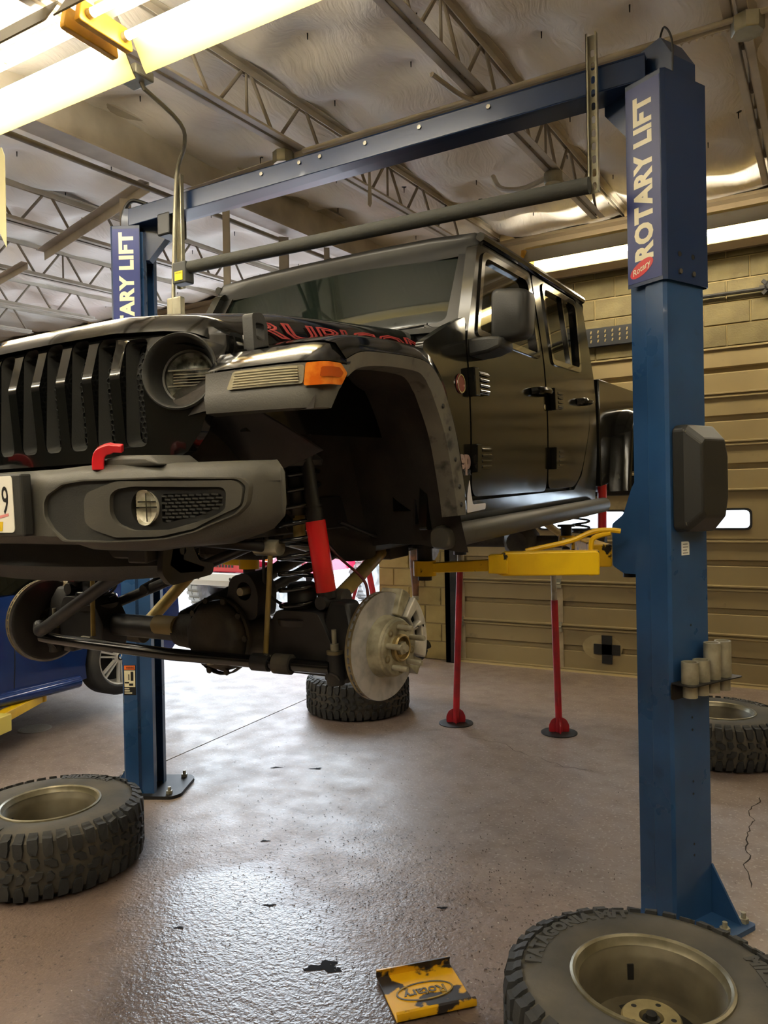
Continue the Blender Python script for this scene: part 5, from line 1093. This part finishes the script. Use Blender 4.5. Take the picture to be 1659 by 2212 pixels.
for s in (1, -1):
    # axle bracket blocks
    m = MB(); m.panel(rpoly([(.40, 1.20), (.66, 1.20), (.66, 1.28), (.60, 1.40), (.44, 1.40), (.38, 1.3)], .02), [], lambda u, v, d: (s*u, AY+d, v), -.07, .05); m.build('axle_bracket', m_chass, truck, 20, bevel=.008)
    # lower arms
    m = MB(); m.tube([(.60, AY+.05, 1.425), (.36, .80, 1.505)] if s > 0 else [(-.52, .25, 1.20), (-.36, .63, 1.575)], .026, 12); m.build('control_arm', m_gold, truck)
    m = MB(); m.cyl((.56, AY+.04, 1.425), (.64, AY+.04, 1.425), .034, 14) if s > 0 else m.cyl((-.56, .25, 1.20), (-.48, .25, 1.20), .034, 14); m.build('arm_bush', m_cast, truck)
    m = MB(); m.cyl((.32, .80, 1.505), (.40, .80, 1.505), .036, 14) if s > 0 else m.cyl((-.40, .63, 1.575), (-.32, .63, 1.575), .036, 14); m.build('arm_bush', m_cast, truck)
    m = MB(); m.tube([(s*.28, AY+.04, AZ+.13), (s*.32, .62, 1.55)], .02, 10); m.build('upper_arm', m_chass, truck)
    m = MB(); m.box((s*.31, .76, 1.47), (s*.42, .92, 1.58)); m.build('arm_bracket', m_chass, truck, 0, bevel=.006)
    # coil spring with perches
    n = 9.2; path = []
    for i in range(int(n*22)+1):
        t = i/(n*22); z = 1.375+(1.855-1.375)*(t if .08 < t < .94 else (t*.75+.02 if t <= .08 else .94+(t-.94)*.6)); a = 2*pi*n*t; path.append((s*.495+.070*cos(a), AY-.0+.070*sin(a), z))
    m = MB(); m.tube(path, .0085, 8); m.build('coil_spring', mat('spring_black_gloss', '0e0e0f', .2, coat=.6), truck, 60)
    m = MB(); m.lathe([(.0, 1.35), (.085, 1.35), (.088, 1.37), (.05, 1.378), (.048, 1.47), (.04, 1.48), (0, 1.48)], 24, Matrix.Translation((s*.495, AY, 0))); m.build('spring_perch', m_chass, truck, 40); m = MB(); m.lathe([(0, 1.845), (.035, 1.70), (.04, 1.72), (.045, 1.85), (.082, 1.858), (.088, 1.875), (.06, 1.90), (.05, 1.95), (0, 1.95)], 24, Matrix.Translation((s*.495, AY, 0))); m.build('spring_perch', m_chass, truck, 40)
    m = MB(); m.cyl((s*.495, AY, 1.62), (s*.495, AY, 1.72), .02, 12); m.build('bump_stop', m_gold, truck)
    # shock
    A = Vector((s*.548, AY-.03, 1.93)); B = Vector((s*.600, AY-.01, 1.435)); mid = A.lerp(B, .50)
    m = MB(); m.cyl(A, mid, .024, 18); sh = m.build('shock_absorber', m_black, truck)
    m = MB(); m.cyl(mid, A.lerp(B, .955), .0325, 22); m.build('shock_body', m_redshock, sh)
    m = MB(); m.cyl(A.lerp(B, .42), mid, .027, 18); [m.cyl(A.lerp(B, .40+.03*i), A.lerp(B, .412+.03*i), .0285, 18) for i in range(3)]; m.build('dust_boot', m_black, sh)
    m = MB(); m.cyl(A.lerp(B, .955), B, .03, 14); m.cyl(B+Vector((0, -.04, -.01)), B+Vector((0, .04, -.01)), .022, 12); m.build('shock_eye', m_chass, sh)
    # sway-bar link
    m = MB(); m.tube([(s*.425, -.03, 1.585), (s*.41, -.06, 1.262)], .009, 10); sl_ = m.build('sway_bar_link', m_gold, truck)
    m = MB(); m.cyl((s*.37, -.03, 1.60), (s*.465, -.03, 1.60), .026, 14); m.build('link_end', m_zinc, sl_)
    m = MB(); m.cyl((s*.39, -.085, 1.252), (s*.44, -.085, 1.252), .014, 10); m.build('link_end', m_zinc, sl_)
    m = MB(); m.tube(smooth_path([(0, -.36, 1.66), (s*.30, -.36, 1.66), (s*.36, -.32, 1.65), (s*.41, -.03, 1.60)], 4), .016, 10); m.build('sway_bar', m_chass, truck)
    # knuckle
    m = MB(); m.loft([[(s*(x+a), AY+b, z) for a, b in ((-w_, -w_), (w_, -w_), (w_, w_), (-w_, w_))] for z, x, w_ in ((1.17, .645, .03), (1.20, .655, .05), (1.29, .665, .06), (1.38, .66, .05), (1.43, .655, .032))]); kn = m.build('steering_knuckle', m_chass, truck, 40, bevel=.01)
    m = MB(); m.cyl((s*.66, AY-.09, 1.20), (s*.655, AY-.02, 1.235), .026, 10); m.build('steering_arm', m_chass, kn)
    m = MB(); m.tube([(s*.66, AY-.07, 1.285), (s*.66, AY-.07, 1.305), (s*.66, AY-.07, 1.306), (s*.66, AY-.07, 1.35)], [.014, .014, .008, .008], 10); m.build('joint_stud', m_zinc, kn)
    m = MB(); m.cyl((s*.66, AY-.07, 1.275), (s*.66, AY-.07, 1.285), .026, 16); m.build('joint_washer', m_rotore, kn)
    m = MB(); m.cyl((s*.66, AY-.07, 1.18), (s*.66, AY-.07, 1.275), .028, 14); m.build('tie_rod_end', m_chass, kn)
    m = MB(); m.tube(smooth_path([(s*.46, .12, 1.68), (s*.55, .16, 1.56), (s*.66, .15, 1.48), (s*.70, .11, 1.42)], 5), .005, 6); m.build('brake_hose', mat('hose_dark_red', '4a1a16', .5), kn)
    m = MB(); m.tube(smooth_path([(s*.40, -.02, 1.70), (s*.37, .0, 1.55), (s*.36, .02, 1.45), (s*.45, .03, 1.40), (s*.60, .06, 1.42)], 5), .005, 6); m.build('sensor_cable', m_black, kn)
    # rotor, hub, caliper (steered a little)
    ST = radians(-7); nx = Vector((cos(ST)*1, sin(ST), 0)) if s > 0 else Vector((-cos(ST), -sin(ST), 0))
    c = Vector((.782 if s > 0 else -.757, AY+(.012 if s > 0 else -.03), AZ+.002)); F = frame(c, nx.cross(Vector((0, 0, 1)))*-1, (0, 0, 1), nx)
    m = MB(); m.lathe([(.088, .012), (.166, .012), (.166, .004), (.158, .004), (.158, -.004), (.166, -.004), (.166, -.012), (.088, -.012)], 72, F); rt = m.build('brake_rotor', m_rotor, truck, 30)
    m = MB(); m.lathe([(.1665, .0118), (.1665, .0042)], 72, F); m.lathe([(.1665, -.0118), (.1665, -.0042)], 72, F); m.build('rotor_rim', m_rotore, rt, 30)
    vm = MB(); vm.box((.150, -.0035, -.005), (.1655, .0035, .005)); vme = vm.mesh('rotor_vane', m_rotore, 0)
    for k in range(40): o = link('rotor_vane', vme, rt); o.matrix_local = F @ Matrix.Rotation(k*2*pi/40, 4, 'Z')
    m = MB(); m.lathe([(.096, .0125), (.093, .022), (.090, .052), (.085, .058), (.035, .058)], 48, F); m.build('rotor_hat', m_hub, rt, 30)
    m = MB(); m.lathe([(.084, .0585), (.082, .066), (.042, .066), (.040, .060)], 48, F); hb_ = m.build('wheel_hub', m_hub, truck, 30)
    m = MB(); m.lathe([(.042, .06), (.042, .078), (.037, .082), (.034, .080), (.034, .062), (.022, .062), (.022, .07), (0, .07)], 32, F); m.build('hub_ring', mat('hub_bore_rust', '9c8a60', .4, .7), hb_, 30)
    m = MB(); m.lathe([(.021, .066), (.021, .082), (.012, .084), (.012, .094), (0, .094)], 6, F); m.build('axle_nut', m_zinc, hb_, 0)
    sm = MB(); sm.lathe([(.0085, 0), (.0085, .050), (.007, .055), (0, .055)], 10); sme = sm.mesh('wheel_stud', m_zinc, 40)
    hm_ = MB(); hm_.panel(circ(0, 0, .012, .012, 14), [circ(0, 0, .007, .007, 14)], lambda u, v, d: (u, v, d), 0, .002); hme_ = hm_.mesh('stud_hole', m_rotore, 0)
    for k in range(5):
        a = 2*pi*k/5+.35; o = link('wheel_stud', sme, hb_); o.matrix_local = F @ Matrix.Translation((.0635*cos(a), .0635*sin(a), .064))
        o = link('stud_hole', hme_, hb_); o.matrix_local = F @ Matrix.Translation((.066*cos(a+.63), .066*sin(a+.63), .0655))
    # dust shield behind
    m = MB(); m.lathe([(.05, -.02), (.150, -.024), (.158, -.018)], 48, F); m.build('dust_shield', m_chass, truck, 40)
    # caliper: two shells straddling the disc on the rear side
    def arc(a0, a1, r0, r1, n_=12): return [(r1*cos(a), r1*sin(a)) for a in frange(a0, a1, n_)]+[(r0*cos(a), r0*sin(a)) for a in frange(a1, a0, n_)]
    sg = 1 if s > 0 else -1
    def cf(u, v, d): return tuple(F @ Vector((-sg*u if 0 else (u), v, d)))
    ysgn = 1 if (F @ Vector((1, 0, 0))).y > c.y else -1
    def cf(u, v, d): return tuple(F @ Vector((ysgn*u, v, d)))
    w1_ = arc(radians(-2), radians(14), .118, .158, 4); w2_ = arc(radians(20), radians(36), .118, .158, 4)
    m = MB(); m.panel(arc(radians(-22), radians(48), .108, .182), [w1_, w2_], cf, .018, .046); ca = m.build('brake_caliper', m_cal, truck, 30, bevel=.004)
    m = MB(); m.panel(arc(radians(-24), radians(50), .105, .19), [], cf, -.06, -.018); m.panel(arc(radians(-22), radians(48), .169, .19), [], cf, -.02, .02); m.build('caliper_body', m_cal, ca, 30, bevel=.005)
    m = MB(); m.panel(arc(radians(-20), radians(46), .112, .164), [], cf, .0125, .0185); m.build('brake_pad', m_black, ca, 0)
    m = MB(); m.panel(arc(radians(50), radians(66), .10, .185, 4), [], cf, -.05, .032); m.build('caliper_bracket', m_hub, ca, 30, bevel=.004); m = MB(); m.panel(arc(radians(-40), radians(-24), .11, .185, 4), [], cf, -.05, .03); m.build('caliper_bracket', m_hub, ca, 30, bevel=.004)
# steering linkage
m = MB(); m.tube([(-.66, AY-.13, 1.247), (.05, AY-.16, 1.244), (.655, AY-.09, 1.235)], .0205, 14); tr_ = m.build('tie_rod', mat('rod_black_gloss', '0f0f10', .22, coat=.5), truck)
m = MB(); m.cyl((.46, AY-.113, 1.238), (.52, AY-.106, 1.237), .032, 16); m.build('rod_clamp', m_cast, tr_)
m = MB(); m.cyl((.38, AY-.122, 1.239), (.44, AY-.115, 1.238), .029, 12); m.build('damper_bracket', m_chass, tr_)
m = MB(); m.tube(smooth_path([(-.655, AY-.14, 1.30), (-.63, AY-.16, 1.285), (-.56, AY-.19, 1.30), (-.30, AY-.22, 1.42), (-.05, AY-.24, 1.53), (.28, AY-.26, 1.62)], 5), .023, 12); m.build('drag_link', m_chass, truck)
m = MB(); m.tube([(.30, AY+.10, 1.62), (-.45, AY+.06, 1.36)], .02, 10); m.build('track_bar', m_chass, truck)
m = MB(); m.panel(rpoly([(.22, 1.36), (.36, 1.36), (.37, 1.46), (.33, 1.52), (.25, 1.50)], .03), [circ(.31, 1.455, .03, .03, 16)], lambda u, v, d: (u, AY+d-.02, v), -.05, .05); m.build('track_bar_bracket', m_chass, truck, 30, bevel=.006)
m = MB(); m.cyl((.31, AY-.09, 1.455), (.31, AY+.06, 1.455), .014, 10); m.build('bracket_bolt', m_zinc, truck)
# ---- rear axle
RYA = 3.487
m = MB(); m.tube([(-.62, RYA, AZ), (.62, RYA, AZ)], .045, 14); m.lathe([(0, -.13), (.08, -.12), (.13, -.05), (.13, .05), (.08, .12), (0, .13)], 14, frame((0, RYA, AZ), (1, 0, 0), (0, 0, 1), (0, -1, 0))); m.build('rear_axle', m_cast, truck, 40)
for s in (1, -1):
    m = MB(); m.lathe([(0, .03), (.09, .03), (.09, .012), (.166, .012), (.166, -.012), (.06, -.012)], 40, frame((s*.77, RYA, AZ), (0, 1, 0), (0, 0, 1), (s, 0, 0))); m.build('rear_rotor', m_rotor, truck, 30)
    m = MB(); m.cyl((s*.58, RYA+.05, AZ-.02), (s*.60, RYA+.02, 1.70), .032, 14); m.build('rear_shock', m_redshock, truck)
    path = [(s*.45+.06*cos(i*.35), RYA-.02+.06*sin(i*.35), 1.34+i*.0027) for i in range(130)]; m = MB(); m.tube(path, .008, 6); m.build('rear_spring', m_chass, truck)
    m = MB(); m.tube([(s*.45, RYA-.05, AZ-.05), (s*.42, 2.7, 1.5)], .024, 10); m.build('rear_arm', m_gold, truck)
# ================================================================ blue car on the neighbouring lift
m_bluecar = mat('metallic_blue_paint', '10306e', .18, .35, c2='16397c', ns=2, coat=1.)
m_alloy = mat('silver_alloy', 'c9c8c2', .35, .25)
CX, CZ = -6.08, .175
car = thing('car', 'dark blue car with silver multi-spoke wheels raised on the lift at the left edge', 'car', (CX, 3.1, CZ))
WR = .318; YWH = (1.42, -1.25)   # wheel positions along the car
def arch(yc, r, z0=.20, n=10): return [(yc+r*cos(a), .318+r*sin(a)) for a in frange(radians(-18), radians(198), n)]
bodyo = [(-2.12, .30), (-1.95, .20)]+[]
low = [(-2.15, .32), (-1.75, .20)]+[(YWH[1]+.37*cos(a), .318+.37*sin(a)) for a in frange(radians(198), radians(-18), 12)]+[(-.6, .17), (.75, .17)]+[(YWH[0]+.37*cos(a), .318+.37*sin(a)) for a in frange(radians(198), radians(-18), 12)]+[(2.0, .24), (2.14, .36), (2.16, .80), (2.05, .95), (1.2, .96), (-.85, .90), (-1.9, .80), (-2.15, .62)]
for s in (1, -1):
    def cs(u, v, d): return (s*(.88-.05*((v-.5)/.45)**2*(1 if v > .5 else .6)-.06*max(0, abs(u)-1.75)/.4-d), u, v)
    m = MB(); m.panel(low, [], cs, 0, .03, frange(-2, 2, 12), (.3, .4, .5, .6, .7, .8)); bs = m.build('body_side', m_bluecar, car, 40, bevel=.006)
    m = MB(); m.tube([(s*.875, -.80, .20), (s*.885, 0, .195), (s*.875, .98, .20)], .05, 10); m.build('sill', m_bluecar, car)
    for ya in (-.62, .42):
        m = MB(); m.panel([(ya, .26), (ya+.008, .26), (ya+.02, .9), (ya+.012, .9)], [], cs, -.001, .004, (), (.4, .5, .6, .7, .8)); m.build('door_gap', m_black, bs, 0)
    m = MB(); m.panel([(-.72, .91), (1.15, .97), (.95, 1.30), (.35, 1.37), (-.05, 1.33)], [], lambda u, v, d: (s*(.82-.42*(v-.92)*.55-d), u, v), 0, .02); m.build('side_glass', m_glassd, car, 30)
    for yw in YWH:
        wh = MB(); F = frame((s*.80, yw, .318), (0, 1, 0), (0, 0, 1), (s, 0, 0))
        wh.lathe([(.225, -.12), (.30, -.12), (.318, -.09), (.318, .06), (.30, .085), (.245, .09), (.232, .075)], 48, F); w_ = wh.build('car_wheel', m_rubber, car, 50)
        m = MB(); m.lathe([(.235, .078), (.228, .082), (.218, .07), (.205, .0), (.2, -.08)], 48, F); m.build('wheel_rim', m_alloy, w_, 40)
        m = MB(); m.lathe([(0, -.03), (.2, -.03)], 32, F); m.build('brake_disc', m_darkmetal, w_, 0)
        m = MB(); m.lathe([(0, .062), (.036, .062), (.04, .055), (.06, .05), (.06, .02)], 28, F); m.build('wheel_centre', m_alloy, w_, 40)
        m = MB(); m.lathe([(0, .0635), (.030, .0635), (.032, .062)], 28, F); em = m.build('wheel_emblem', m_black, w_, 30)
        for q, mt in ((0, m_white), (1, mat('emblem_blue', '3a7cc4', .4)), (2, m_white), (3, mat('emblem_blue', '3a7cc4', .4))):
            m = MB(); m.panel([(0, 0)]+[(.02*cos(a), .02*sin(a)) for a in frange(q*pi/2, (q+1)*pi/2, 6)], [], lambda u, v, d: tuple(F @ Vector((u, v, .064+d))), 0, .0008); m.build('emblem_quarter', mt, w_, 0)
        sp = MB(); 
        for k in (-1, 1): sp.loft([[(.045, k*.010-.009, .03), (.045, k*.010+.009, .03), (.045, k*.010+.007, .055), (.045, k*.010-.007, .055)], [(.225, k*.022-.009, .045), (.225, k*.022+.009, .045), (.225, k*.022+.007, .072), (.225, k*.022-.007, .072)]])
        spm = sp.mesh('spoke', m_alloy, 30)
        for k in range(7): o = link('spoke', spm, w_); o.matrix_local = F @ Matrix.Rotation(k*2*pi/7+.2, 4, 'Z')
        for k in range(5): o = link('wheel_bolt', bolt, w_); o.matrix_local = F @ Matrix.Rotation(k*2*pi/5+.3, 4, 'Z') @ Matrix.Translation((.052, 0, .046))
rings = []
for y, w_, z in ((-2.13, .70, .66), (-1.9, .80, .80), (-.9, .83, .92), (1.2, .83, .98), (2.0, .80, .96), (2.13, .72, .84)): rings.append([(-w_, y, z-.25), (-w_, y, z-.02), (-w_*.6, y, z+.02), (w_*.6, y, z+.02), (w_, y, z-.02), (w_, y, z-.25)])
m = MB(); m.loft(rings); m.build('hood_and_deck', m_bluecar, car, 40)
rings = []
for y, w_, z in ((-.15, .60, 1.32), (.3, .62, 1.385), (.8, .60, 1.36), (1.0, .58, 1.31)): rings.append([(-w_, y, z-.03), (-w_*.7, y, z+.01), (w_*.7, y, z+.01), (w_, y, z-.03), (w_, y, z-.05), (-w_, y, z-.05)])
m = MB(); m.loft(rings); m.build('car_roof', m_bluecar, car, 40)
m = MB(); m.add([(-.74, -.85, .93), (.74, -.85, .93), (.6, -.13, 1.32), (-.6, -.13, 1.32)], [(0, 1, 2, 3)]); m.build('front_glass', m_glassd, car, 0)
m = MB(); m.add([(-.74, 1.45, .98), (.74, 1.45, .98), (.58, .99, 1.31), (-.58, .99, 1.31)], [(3, 2, 1, 0)]); m.build('back_glass', m_glassd, car, 0)
m = MB(); m.box((-.74, -1.9, .18), (.74, 1.95, .26)); m.box((-.70, -.8, .26), (.70, 1.3, .9)); m.build('underbody', m_black, car, 0)
m = MB(); m.box((-.70, 2.12, .42), (.70, 2.19, .66)); m.box((-.70, -2.2, .36), (.70, -2.1, .6)); m.build('bumper', m_bluecar, car, 0, bevel=.03)

lift2 = thing('vehicle_lift', 'neighbouring lift whose yellow arm reaches under the blue car', 'vehicle lift', (-4.75, 2.3, 0))
def l2(m, name, mt, parent=lift2, **k): return xf(m, lambda x, y, z: (x+4.75, y-2.3, z)).build(name, mt, parent, **k)
m = MB(); m.box((-4.86, 2.14, 0), (-4.64, 2.18, 3.5)); m.box((-4.86, 2.42, 0), (-4.64, 2.46, 3.5)); m.box((-4.68, 2.14, 0), (-4.64, 2.46, 3.5)); l2(m, 'column', m_blue, smooth=0)
m = MB(); m.box((-4.95, 2.0, 0), (-4.5, 2.6, .02)); l2(m, 'base_plate', m_darkmetal, smooth=0)
A0 = Vector((-4.80, 2.42, .235)); A1 = Vector((-5.02, 3.32, .265)); A2 = Vector((-5.27, 3.78, .305)); up_ = Vector((0, 0, 1))
dd = (A2-A0).normalized(); nn = Vector((-dd.y, dd.x, 0)).normalized()
m = MB(); rc = lambda p, w, h: [p+nn*a+up_*b for a, b in ((-w/2, -h/2), (w/2, -h/2), (w/2, h/2), (-w/2, h/2))]
m.loft([rc(A0, .13, .15), rc(A1, .11, .12)]); a_ = l2(m, 'swing_arm', mat('pale_yellow_paint', 'd6c25c', .45), smooth=0, bevel=.006)
m = MB(); m.loft([rc(A0.lerp(A1, .5)+up_*.0, .09, .09), rc(A2, .08, .06)]); l2(m, 'arm_extension', m_yellow, a_, smooth=0, bevel=.005)
m = MB(); m.cyl(A2+up_*-.03, A2+up_*.035, .05, 18); m.cyl(A2+up_*.035, A2+up_*.05, .06, 18); l2(m, 'lift_pad', m_yellow2, a_)
m = MB(); m.box((-4.88, 2.28, .12), (-4.70, 2.44, .34)); l2(m, 'carriage', m_blue, smooth=0)

# ================================================================ red off-roader outside the open door
m_redcar = mat('red_car_paint', 'c4153a', .25, coat=.8)
rj = thing('off_road_vehicle', 'red off-roader with chunky tyres standing outside the open bay door', 'off-road vehicle', (-8.35, 10.9, 0), radians(-3))
m_pale = mat('dusty_grey_metal', 'a8a39a', .6, .2)
m = MB(); m.loft([[(x, y, z) for x, z in ((-w_, .80), (w_, .80), (w_, h), (w_*.85, h+.06), (-w_*.85, h+.06), (-w_, h))] for y, w_, h in ((-1.45, .58, 1.12), (-.4, .66, 1.20))]); m.build('hood', m_redcar, rj, 30, bevel=.02)
m = MB(); m.box((-.60, -1.50, .72), (.60, -1.42, 1.16)); gr_ = m.build('grille', m_redcar, rj, 0, bevel=.02)
for k in range(7): m = MB(); m.box((-.245+k*.07, -1.508, .80), (-.205+k*.07, -1.495, 1.08)); m.build('grille_slot', m_black, gr_, 0)
for s in (1, -1):
    m = MB(); m.lathe([(0, .02), (.07, .02), (.085, 0)], 20, frame((s*.44, -1.50, .98), (1, 0, 0), (0, 0, 1), (0, -1, 0))); m.build('headlight', m_chrome, gr_, 40)
    m = MB(); m.panel(rpoly([(-.4, .62), (1.75, .62), (1.75, 1.25), (-.4, 1.22)], .06), [], lambda u, v, d: (s*(.76-d), u, v), 0, .04); m.build('body_side', m_redcar, rj, 0, bevel=.01)
    m = MB(); m.add([(s*.62, y, z) for y, z in ((-1.45, .92), (-1.25, 1.02), (-.7, 1.02), (-.45, .80))]+[(s*.95, y, z) for y, z in ((-1.45, .90), (-1.25, 1.0), (-.7, 1.0), (-.45, .78))]+[(s*.95, y, z-.06) for y, z in ((-1.45, .90), (-1.25, 1.0), (-.7, 1.0), (-.45, .78))], [(i+k*4, i+1+k*4, i+5+k*4, i+4+k*4) for k in range(2) for i in range(3)]); m.build('fender', m_redcar, rj, 30)
    m = MB(); m.panel([(-.35, 1.22), (-.05, 1.72), (1.7, 1.72), (1.75, 1.25)], [[(-.2, 1.28), (.02, 1.64), (.6, 1.64), (.6, 1.28)], [(.72, 1.28), (.72, 1.64), (1.6, 1.64), (1.65, 1.28)]], lambda u, v, d: (s*(.74-(v-1.22)*.1-d), u, v), 0, .04); m.build('cab_side', m_redcar, rj, 0)
    m = MB(); m.lathe([(0, .01), (.03, .01), (.034, 0)], 14, frame((s*.88, -1.46, .95), (1, 0, 0), (0, 0, 1), (0, -1, 0))); m.build('marker_lamp', m_amber, rj, 30)
    for yw in (-1.0, 1.45):
        F = frame((s*.80, yw, .45), (0, 1, 0), (0, 0, 1), (s, 0, 0)); m = MB(); m.lathe([(.22, -.14), (.38, -.15), (.43, -.12), (.432, .12), (.38, .15), (.24, .13), (.21, .08), (.05, .06), (0, .06)], 40, F)
        w_ = m.build('wheel', mat('dusty_tyre', '6d6c6a', .85, c2='8a8988', ns=6), rj, 30)
        tl = MB(); tl.box((.425, -.028, .01), (.452, .028, .13)); tl.box((.425, -.02, -.13), (.452, .036, -.01)); tm_ = tl.mesh('tread_lug', mat('tread_pale', '8d8c8a', .85), 0)
        for k in range(26): o = link('tread_lug', tm_, w_); o.matrix_local = F @ Matrix.Rotation(k*2*pi/26, 4, 'Z')
m = MB(); m.loft([[(x, y, z) for y, z in ((-1.68, .52), (-1.72, .60), (-1.68, .72), (-1.55, .72), (-1.55, .52))] for x in (-.82, .82)]); bm2 = m.build('steel_bumper', m_pale, rj, 20, bevel=.01)
for x in (-.5, -.35, .35, .5): o = link('bumper_hole', hmm, bm2); o.matrix_local = axisM((x, -1.715, .64), (0, -1, 0)) @ Matrix.Scale(5, 4)
m = MB(); m.tube([(-.78, -1.0, .45), (.78, -1.0, .45)], .05, 10); m.lathe([(0, -.16), (.12, -.1), (.15, 0), (.1, .1)], 14, frame((.25, -1.0, .45), (1, 0, 0), (0, 0, 1), (0, -1, 0))); m.build('axle', m_pale, rj)
m = MB(); m.box((-.3, -1.3, .60), (.4, 1.5, .72)); m.build('underbody', m_black, rj, 0)
m = MB(); m.add([(-.70, -.38, 1.22), (.70, -.38, 1.22), (.66, -.06, 1.70), (-.66, -.06, 1.70)], [(0, 1, 2, 3)]); m.build('windshield', mat('windshield_reflection', '8a7fa0', .1, .3), rj, 0)  # violet reflection put into the windshield colour
m = MB(); m.box((-.68, -.08, 1.70), (.68, 1.72, 1.78)); m.build('roof', m_redcar, rj, 0, bevel=.03)
m = MB(); m.cyl((.45, -1.55, .60), (.45, -1.62, .56), .03, 10); m.build('tow_hook', m_red, rj)
# pale building across the yard
m = MB(); m.box((-40, 30, 0), (4, 31, 5)); bl = m.build('building', mat('pale_building', 'd6d8da', .8), None, 0); tag(bl, 'pale building far across the bright yard', 'building')
for i in range(9):
    m = MB(); m.box((-36+i*4.2, 29.97, 1.2), (-34+i*4.2, 30.0, 2.8)); m.build('window', m_glassd, bl, 0)

# ================================================================ things by the block pier
ts = thing('tripod_stand', 'red tripod stand beside the block pier behind the brake disc', 'stand', (-4.46, 7.3, 0))
m = MB(); m.cyl((0, 0, 1.02), (0, 0, 1.16), .035, 14); m.build('collar', m_red_tool, ts)
for a in (pi*1.12, pi*1.88, pi*.5):
    m = MB(); e = Vector((.36*cos(a), .36*sin(a), 0)); b0 = Vector((.02*cos(a), .02*sin(a), 1.12)); d_ = (e-b0).normalized(); sd = d_.cross(Vector((0, 0, 1))).normalized()
    m.loft([[p+sd*u+d_.cross(sd)*v for u, v in ((-.026, -.018), (.026, -.018), (.026, .018), (-.026, .018))] for p in (b0, e+Vector((0, 0, .012)))]); m.build('leg', m_red_tool, ts, 0, bevel=.004)
eh = thing('exhaust_nozzle', 'rusty brown tapered exhaust pipe hanging against the block wall', 'pipe', (-4.0, 7.60, .68))
m = MB(); m.tube([(0, 0, 0), (0, 0, .1), (0, 0, .32), (0, 0, .42), (0, .02, .9)], [.034, .036, .055, .062, .062], 18); m.build('nozzle', mat('rusty_pipe', '6b4a34', .6, .3, c2='4a3a30', ns=9, c3='8a5a34', ns3=14, lo3=.55, hi3=.7), eh)
m = MB(); m.cyl((0, 0, -.004), (0, 0, .045), .037, 18); m.build('tip', m_zinc, eh)
m = MB(); m.box((-.02, .04, .80), (.02, .145, .84)); m.build('wall_hook', m_darkmetal, eh, 0)
bo = thing('hose_elbow', 'black rubber hose elbow on the floor against the block pier', 'hose', (-3.98, 7.45, 0))
m = MB(); m.tube(smooth_path([(-.12, 0, .07), (.02, -.02, .075), (.10, .0, .10), (.13, .03, .18), (.19, .04, .22)], 5), [.065]*8+[.06]*8+[.045]*5, 14); m.build('hose', m_black, bo)
m = MB(); m.lathe([(.066, -.01), (.072, 0), (.072, .02), (.066, .03)], 18, axisM((-.12, 0, .07), (-1, 0, 0))); m.build('clamp', m_darkmetal, bo)
bj = thing('bottle_jack', 'small red jack on the floor below the brake caliper, next to the black hose', 'jack', (-3.93, 7.12, 0))
m = MB(); m.box((-.06, -.05, 0), (.06, .05, .02)); m.build('foot', m_red_tool, bj, 0)
m = MB(); m.lathe([(0, .02), (.04, .02), (.04, .15), (.03, .16), (0, .16)], 18); m.build('body', m_red_tool, bj)
m = MB(); m.lathe([(0, .16), (.018, .16), (.018, .19), (.024, .195), (0, .20)], 14); m.build('ram', m_steel, bj)
